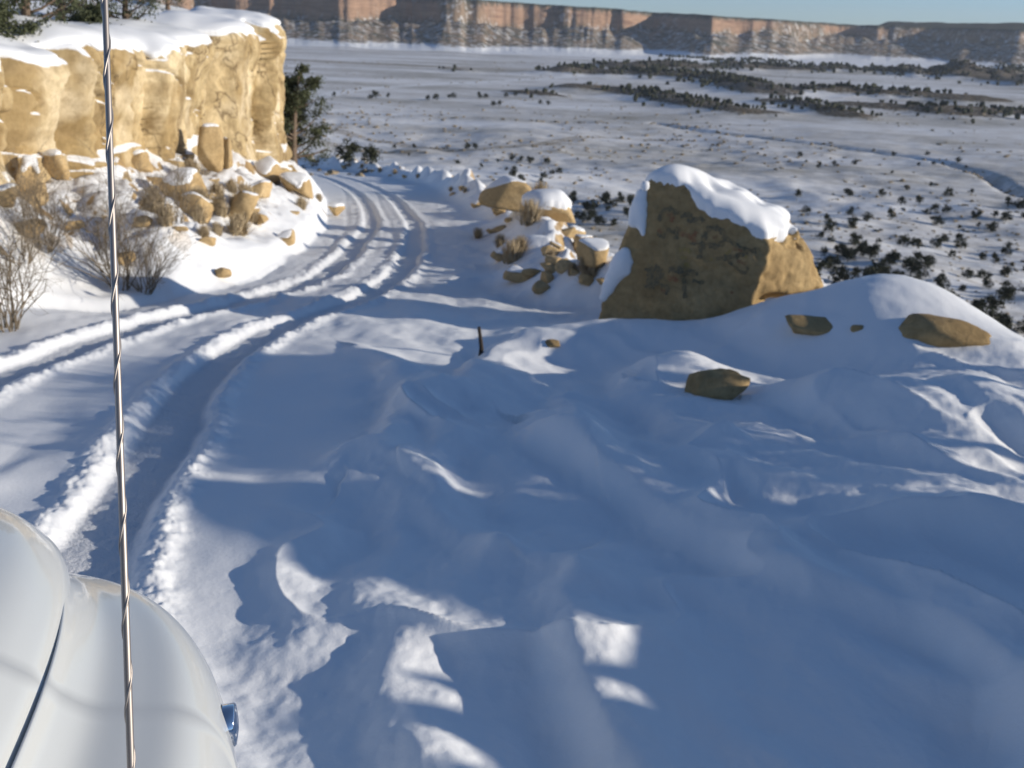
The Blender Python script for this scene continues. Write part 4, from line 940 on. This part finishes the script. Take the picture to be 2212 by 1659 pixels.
# low brush scattered over slope and valley
def brush():
    r = np.random.RandomState(8); n = 8000; px = r.uniform(-60, 1084, n); py = 62+r.uniform(0, 1, n)**1.3*310
    d = (px[:, None]-512)/LENS_PX*RT+FWD-(py[:, None]-384)/LENS_PX*UPV; P = []
    for k in range(n):
        ts = TS[(TS > 70)][::6]; q = d[k][None]*ts[:, None]; b_ = q[:, 2]+CZ < zgrid(q[:, 0], q[:, 1]); i = int(np.argmax(b_))
        if i and q[i, 1] < 2300: P.append((q[i, 0], q[i, 1]))
    P = np.array(P); L_ = []
    for pl, st, wd in ((FENCE, 3.0, .6), (ARROYO, 1.6, 4.5), (ARROYO, 2.2, 2.0), (VROAD, 3.5, 3.0), (FARROAD2, 9, 4)):
        for p, q in zip(pl[:-1], pl[1:]):
            m = max(1, int(math.dist(p, q)/st)); t = r.rand(m, 1); L_.append(np.array(p)*(1-t)+np.array(q)*t+r.normal(size=(m, 2))*wd)
    L_ = np.concatenate(L_); L_ = L_[r.rand(len(L_)) < .35+.65*(vn2(L_[:, 0]*.05, L_[:, 1]*.05, 9) > -.1)]
    R_ = np.hypot(P[:, 0], P[:, 1]); keep = (R_ > 75) & (fbm2(P[:, 0]*.012, P[:, 1]*.006, 4, 501)+.10*r.normal(size=len(P))+.16*smooth(420, 130, R_) > .16); P = np.vstack([P[keep], L_]); R_ = np.hypot(P[:, 0], P[:, 1]); z = zgrid(P[:, 0], P[:, 1])
    s_ = r.uniform(.15, .7, len(P))**1.3*np.clip(R_/260, .7, 2.6); a = Acc(); D, F = ICO[2]; D = D[:42]
    base = bmesh.new(); bmesh.ops.create_icosphere(base, subdivisions=1, radius=1); bv = np.array([v.co[:] for v in base.verts]); bf = np.array([[v.index for v in f.verts] for f in base.faces]); base.free()
    k = len(bv); V = bv[None]*s_[:, None, None]*np.array([1, 1, .55])*(1+.35*r.normal(size=(len(P), k, 1))).clip(.4, 1.7); V[:, :, 0] += P[:, 0, None]; V[:, :, 1] += P[:, 1, None]; V[:, :, 2] += z[:, None]+s_[:, None]*.2
    F = bf[None]+np.arange(len(P))[:, None, None]*k
    o = link('brush', mesh_np('brush', V.reshape(-1, 3), F.reshape(-1, 3), False), m_plain('valley_brush', (.27, .22, .15), .9, .5, .2)); tag(o, 'low brown brush speckling the snowy slope and valley', 'brush', kind='stuff')
brush()
# wooded ridges too thick to count
def wood():
    r = np.random.RandomState(3); pts = []
    for pl, w, hh in HILLS:
        Ls = [math.dist(p, q) for p, q in zip(pl[:-1], pl[1:])]; m = int(min(sum(Ls)*w/55, 900))
        for _ in range(m):
            i = r.choice(len(Ls), p=np.array(Ls)/sum(Ls)); t = r.rand(); pts.append(np.array(pl[i])*(1-t)+np.array(pl[i+1])*t+r.normal(size=2)*w*.62)
    pts = np.array(pts); pts = pts[fbm2(pts[:, 0]*.02, pts[:, 1]*.02, 3, 601) > -.22]; z = zgrid(pts[:, 0], pts[:, 1])
    base = bmesh.new(); bmesh.ops.create_icosphere(base, subdivisions=1, radius=1); bv = np.array([v.co[:] for v in base.verts]); bf = np.array([[v.index for v in f.verts] for f in base.faces]); base.free()
    k = len(bv); s_ = r.uniform(1.1, 2.5, len(pts))*np.clip(np.hypot(*pts.T)/1000, .8, 1.5); V = bv[None]*s_[:, None, None]*np.array([1, 1, 1.1])*(1+.3*r.normal(size=(len(pts), k, 1))).clip(.5, 1.6)
    V[:, :, 0] += pts[:, 0, None]; V[:, :, 1] += pts[:, 1, None]; V[:, :, 2] += (z+s_*.8)[:, None]; F = bf[None]+np.arange(len(pts))[:, None, None]*k
    o = link('juniper_wood', mesh_np('juniper_wood', V.reshape(-1, 3), F.reshape(-1, 3), False), FARGREEN); tag(o, 'dark juniper woods covering the low ridges across the valley', 'trees', kind='stuff')
wood()

# ------------------------------------------------------------------ the white pickup the picture is taken from
def truck():
    f = np.array([-.22, .975]); f /= np.linalg.norm(f); rgt = np.array([f[1], -f[0]])
    O = np.array([0, 0.0])
    def W(w, u, z): return np.stack([O[0]+w*rgt[0]+u*f[0], O[1]+w*rgt[1]+u*f[1], z-.12*u+CZ+0*w], -1)
    root = empty('pickup_truck', (-1.0, .6, -2.4+CZ)); c0 = np.array(root.location); tag(root, 'white pickup truck seen from its window, rounded fender, hood and whip antenna', 'truck')
    t = NT('white_paint'); paint = t.set((.62, .64, .63), .30, t.bump(t.noise(1.2, 2, .4), .04, .02), Specular_IOR_Level=.5, Coat_Weight=.7, Coat_Roughness=.06)
    dark = m_plain('dark_rubber', (.02, .02, .02), .7); t = NT('chrome'); chrome = t.set((.8, .82, .85), .08, None, Metallic=1.0)
    t = NT('glass'); glass = t.set((.03, .035, .04), .03, None, Specular_IOR_Level=.6)
    t = NT('lamp_lens'); lens = t.set((.75, .75, .72), .08, None, Coat_Weight=1.0)
    def add(name, V, F, mat, parent=root, sm=True):
        V = np.asarray(V)-c0; return link(name, mesh_np(name, V, F, sm), mat, parent)
    def taper(u, u1=2.44, u0=1.15, p=2.9):
        x = np.clip((u-u0)/(u1-u0), 0, 1); return (1-x**p)**(1/p)
    def sheet(name, prof, ufn, n=60, nu=70, mirror=False, nose=.06, u1=2.44, mat=paint):
        q = np.array(prof); tt = np.linspace(0, len(q)-1, n); q = np.array(spl([tuple(a) for a in q], 8)); tt = np.linspace(0, len(q)-1, n); w = np.interp(tt, range(len(q)), q[:, 0]); z = np.interp(tt, range(len(q)), q[:, 1])
        uu = ufn; Wg, Ug = np.meshgrid(w, uu, indexing='ij'); Zg = np.repeat(z[:, None], len(uu), 1)
        tp = taper(Ug, u1); wc = -1.0; Wn = wc+(Wg-wc)*tp
        x = np.clip((Ug-1.0)/(u1-1.0), 0, 1); Zn = Zg-nose*x**6*smooth(-1.9, -1.3, Zg)
        if mirror: Wn = 2*wc-Wn
        V = W(Wn.ravel(), Ug.ravel(), Zn.ravel()); F = gridfaces(len(w), len(uu)); return add(name, V, F[:, ::-1] if mirror else F, mat)
    us = np.concatenate([np.linspace(.55, 1.6, 24), 2.44-.84*(np.linspace(1, 0, 46)**1.8)])
    uh = np.concatenate([np.linspace(.62, 1.6, 24), 2.56-.96*(np.linspace(1, 0, 46)**1.8)])
    fend = [(-.185, -1.95), (-.139, -1.655), (-.127, -1.355), (-.135, -1.175), (-.165, -1.078), (-.222, -1.024), (-.305, -1.008), (-.377, -.995), (-.425, -.962), (-.452, -.932), (-.457, -.967)]
    sheet('fender', fend, us); sheet('fender', fend, us, mirror=True)
    hood = [(-.4585, -.98), (-.459, -.943), (-.49, -.905), (-.58, -.855), (-.76, -.83), (-1.0, -.82), (-1.24, -.83), (-1.42, -.855), (-1.50, -.90), (-1.528, -.938), (-1.533, -.98)]
    sheet('hood', hood, uh, u1=2.56, nose=.06)
    # front panel with grille, headlights, bumper
    def box(name, w0, w1, u0, u1, z0, z1, mat, bev=.03, parent=root):
        bm = bmesh.new(); bmesh.ops.create_cube(bm, size=1)
        for v in bm.verts: v.co = Vector((v.co.x*abs(w1-w0), v.co.y*abs(u1-u0), v.co.z*(z1-z0)))
        bmesh.ops.bevel(bm, geom=bm.edges[:], offset=bev, segments=3, affect='EDGES', profile=.6)
        P = np.array([v.co[:] for v in bm.verts]); me = bpy.data.meshes.new(name); 
        V = W(P[:, 0]+(w0+w1)/2, P[:, 1]+(u0+u1)/2, P[:, 2]+(z0+z1)/2)-c0
        for v, q in zip(bm.verts, V): v.co = Vector(q)
        bm.to_mesh(me); bm.free(); me.polygons.foreach_set('use_smooth', [False]*len(me.polygons)); return link(name, me, mat, parent)
    box('front_panel', -1.60, -.42, 2.0, 2.28, -2.0, -1.36, paint, .05)
    gr = box('grille', -1.42, -.58, 2.2, 2.30, -1.85, -1.42, dark, .02)
    for k in range(5): box('grille_bar', -1.40, -.60, 2.28, 2.315, -1.82+.07*k, -1.80+.07*k, chrome, .005, gr)
    box('headlight', -.56, -.38, 2.0, 2.28, -1.72, -1.50, lens, .04); box('headlight', -1.62, -1.44, 2.0, 2.28, -1.72, -1.50, lens, .04)
    box('bumper', -1.80, -.20, 2.05, 2.40, -2.12, -1.93, chrome, .06)
    # cab behind
    box('door', -.20, -.10, -.75, .53, -2.05, -1.02, paint, .04)
    box('cab_body', -1.88, -.215, -1.0, .53, -2.05, -1.04, paint, .05)
    box('roof', -1.70, -.34, -1.0, -.25, .17, .25, paint, .035)
    V = W(np.array([-.27, -1.73, -1.62, -.38]), np.array([.60, .60, -.22, -.22]), np.array([-.99, -.99, .19, .19])); V2 = V+np.array([0, -.02, -.015])
    add('windshield', np.vstack([V, V2]), [[0, 1, 2, 3], [7, 6, 5, 4], [0, 4, 5, 1], [1, 5, 6, 2], [2, 6, 7, 3], [3, 7, 4, 0]], glass, sm=False)
    for sgn in (0, 1):
        w0, w1 = (-.25, -.36) if sgn == 0 else (-1.75, -1.64)
        add('pillar', *(lambda a: (a[0]+0, a[1]))(tube(W(np.array([w0, w1]), np.array([.58, -.22]), np.array([-1.01, .19])), [.035, .035], 8)), paint)
    # wheels
    for wq in (-.26, -1.74):
        for uq in (1.50, ):
            cx = W(np.array([wq]), np.array([uq]), np.array([-2.05]))[0]; th = np.linspace(0, 2*math.pi, 41)[:-1]
            pr = [(-.11, .20), (-.12, .30), (-.10, .355), (-.05, .37), (.05, .37), (.10, .355), (.12, .30), (.11, .20)]
            ax = np.array([rgt[0], rgt[1], 0]); fw = np.array([f[0], f[1], -.12]); up = np.array([0, 0, 1.0])
            P = np.array([[cx+ax*a_+fw*math.cos(q)*r_+up*math.sin(q)*r_ for q in th] for a_, r_ in pr]).reshape(-1, 3)
            wh = empty('wheel', tuple(cx-c0)); wh.parent = root
            link('tyre', mesh_np('tyre', P-cx, gridfaces(len(pr), 40, True)), dark, wh)
            pr2 = [(.09, .20), (.07, .17), (.04, .12), (.06, .06), (.06, .001)]
            if wq < -1: pr2 = [(-a_, r_) for a_, r_ in pr2]
            P = np.array([[cx+ax*a_+fw*math.cos(q)*r_+up*math.sin(q)*r_ for q in th] for a_, r_ in pr2]).reshape(-1, 3)
            link('rim', mesh_np('rim', P-cx, gridfaces(len(pr2), 40, True)), chrome, wh)
    # round chrome badge and thin trim strip low on the outer side of the fender
    bc = W(np.array([-.160]), np.array([1.73]), np.array([-1.15]))[0]; ax = np.array([rgt[0], rgt[1], 0]); fw = np.array([f[0], f[1], -.12]); up = np.array([0, 0, 1.0]); th = np.linspace(0, 2*math.pi, 41)[:-1]
    pr = [(-.02, .044), (.002, .045), (.005, .042), (.005, .036), (.007, .030), (.009, .016), (.009, .001)]
    P = np.array([[bc+ax*a_+fw*math.cos(q)*r_+up*math.sin(q)*r_ for q in th] for a_, r_ in pr]).reshape(-1, 3); add('badge', P, gridfaces(len(pr), 40, True)[:, ::-1], chrome)
    box('side_trim', -.136, -.122, 1.52, 1.62, -1.24, -1.23, chrome, .003)
    # whip antenna with a wire wound round it
    b = at(131, 768, 1.0); d1 = ray(131, 768); d0 = ray(105, 0); p1 = d1*1.34+np.array([0, 0, CZ]); p0 = d0*1.46+np.array([0, 0, CZ]); dr = p0-p1; L = np.linalg.norm(dr); dr /= L
    base = p1-dr*.16; tip = p0+dr*.45; n = 420; tt = np.linspace(0, 1, n); P = base+(tip-base)*tt[:, None]
    t = NT('antenna_steel'); steel = t.set((.34, .31, .29), .48, None, Metallic=.85)
    V, F = tube(P[::12], np.linspace(.0052, .0042, len(P[::12])), 14); ant = add('antenna', V, F, steel)
    A = np.cross(dr, [0, 0, 1.0]); A = np.cross(dr, [0, 1.0, 0]); A /= np.linalg.norm(A); B = np.cross(dr, A)
    Lt = np.linalg.norm(tip-base); ph = tt*Lt/.112*2*math.pi; Q = P+(A*np.cos(ph)[:, None]+B*np.sin(ph)[:, None])*.0045
    V, F = tube(Q, np.full(n, .0019), 8); w_ = add('spiral_wire', V, F, steel); w_.parent = ant
    V, F = tube([base-dr*.02, base, base+dr*.02, base+dr*.035], [.022, .018, .012, .006], 16); m_ = add('antenna_mount', V, F, dark); m_.parent = ant
    return root
truck()

# ------------------------------------------------------------------ the cold air over the valley
bm = bmesh.new(); bmesh.ops.create_cube(bm, size=1)
for v in bm.verts: v.co = Vector((v.co.x*15000, v.co.y*15000, -92 if v.co.z < 0 else 175))
hm_ = bpy.data.materials.new('haze'); hm_.use_nodes = True; ht = hm_.node_tree
for n in list(ht.nodes): ht.nodes.remove(n)
ho = ht.nodes.new('ShaderNodeOutputMaterial'); pv = ht.nodes.new('ShaderNodeVolumePrincipled'); ht.links.new(pv.outputs[0], ho.inputs['Volume'])
pv.inputs['Color'].default_value = (.80, .88, 1.0, 1); pv.inputs['Density'].default_value = .00005; pv.inputs['Anisotropy'].default_value = .1
tag(link('haze', bm_mesh(bm, 'haze', False), hm_), 'thin blue winter haze over the valley', 'haze', kind='stuff')

# ------------------------------------------------------------------ say which one each repeated thing is, from the landmark it stands nearest
def pix(p):
    v = np.array(p)-np.array([0, 0, CZ]); d = v@FWD; return 512+LENS_PX*(v@RT)/d, 384-LENS_PX*(v@UPV)/d
LAND = [('the painted boulder', 705, 245), ('the snow mound', 870, 300), ('the gabled rock', 507, 195), ('the snow slab rock', 550, 205), ('the square rock by the berm', 590, 250), ('the right end of the cliff', 275, 140),
        ('the upright rock pillar', 210, 150), ('the tall bare shrub', 122, 250), ('the pointed slab', 243, 210), ('the biggest fallen block', 184, 195), ('the far bend of the road', 345, 172), ('the bend in the dry wash', 960, 165),
        ('the top of the dry wash', 680, 125), ('the lone juniper by the cliff', 295, 110), ('the right picture edge', 1020, 260), ('the wooded ridges', 800, 95), ('the bank by the left picture edge', 20, 200)]
KIND = {'junipers right of the picture': None, 'rocks fallen along the foot of the cliff': 'small tan stone', 'stones on the near left bank': 'small tan stone', 'stones along the berm': 'small berm stone', 'stones on the rubble slope': 'small tan stone',
        'brush tufts on the berm': 'straw coloured brush tuft', 'brush tufts below the cliff': 'dry brown brush tuft', 'brush tufts on the rubble slope': 'small dry brush tuft'}
ORD = ['closest', 'second', 'third', 'fourth', 'fifth', 'sixth', 'seventh', 'eighth', 'ninth', 'tenth', 'eleventh', 'twelfth', 'thirteenth', 'fourteenth', 'fifteenth', 'sixteenth', 'seventeenth', 'eighteenth', 'nineteenth', 'twentieth', 'twenty-first', 'twenty-second', 'twenty-third', 'twenty-fourth', 'twenty-fifth', 'twenty-sixth', 'twenty-seventh', 'twenty-eighth', 'twenty-ninth', 'thirtieth']
DIR = ['to the right of', 'up and right from', 'above', 'up and left from', 'to the left of', 'down and left from', 'below', 'down and right from']
bins = {}
for o in scene.collection.objects:
    g = o.get('group')
    if not g or o.parent or KIND.get(g, 'x') is None: continue
    kind = KIND.get(g, 'small dark juniper'); x, y = pix(o.location); best = min(LAND, key=lambda L: (L[1]-x)**2+((L[2]-y)*1.6)**2)
    k = int(round(math.atan2(best[2]-y, x-best[1])/(math.pi/4))) % 8
    bins.setdefault((kind, DIR[k], best[0]), []).append((math.hypot(x-best[1], y-best[2]), o))
for (kind, d, l), L in bins.items():
    L.sort(key=lambda q: q[0])
    for i, (_, o) in enumerate(L):
        o['label'] = f'{kind} {d} {l}' if len(L) == 1 else f'{ORD[min(i, 29)]} {kind} {d} {l}'
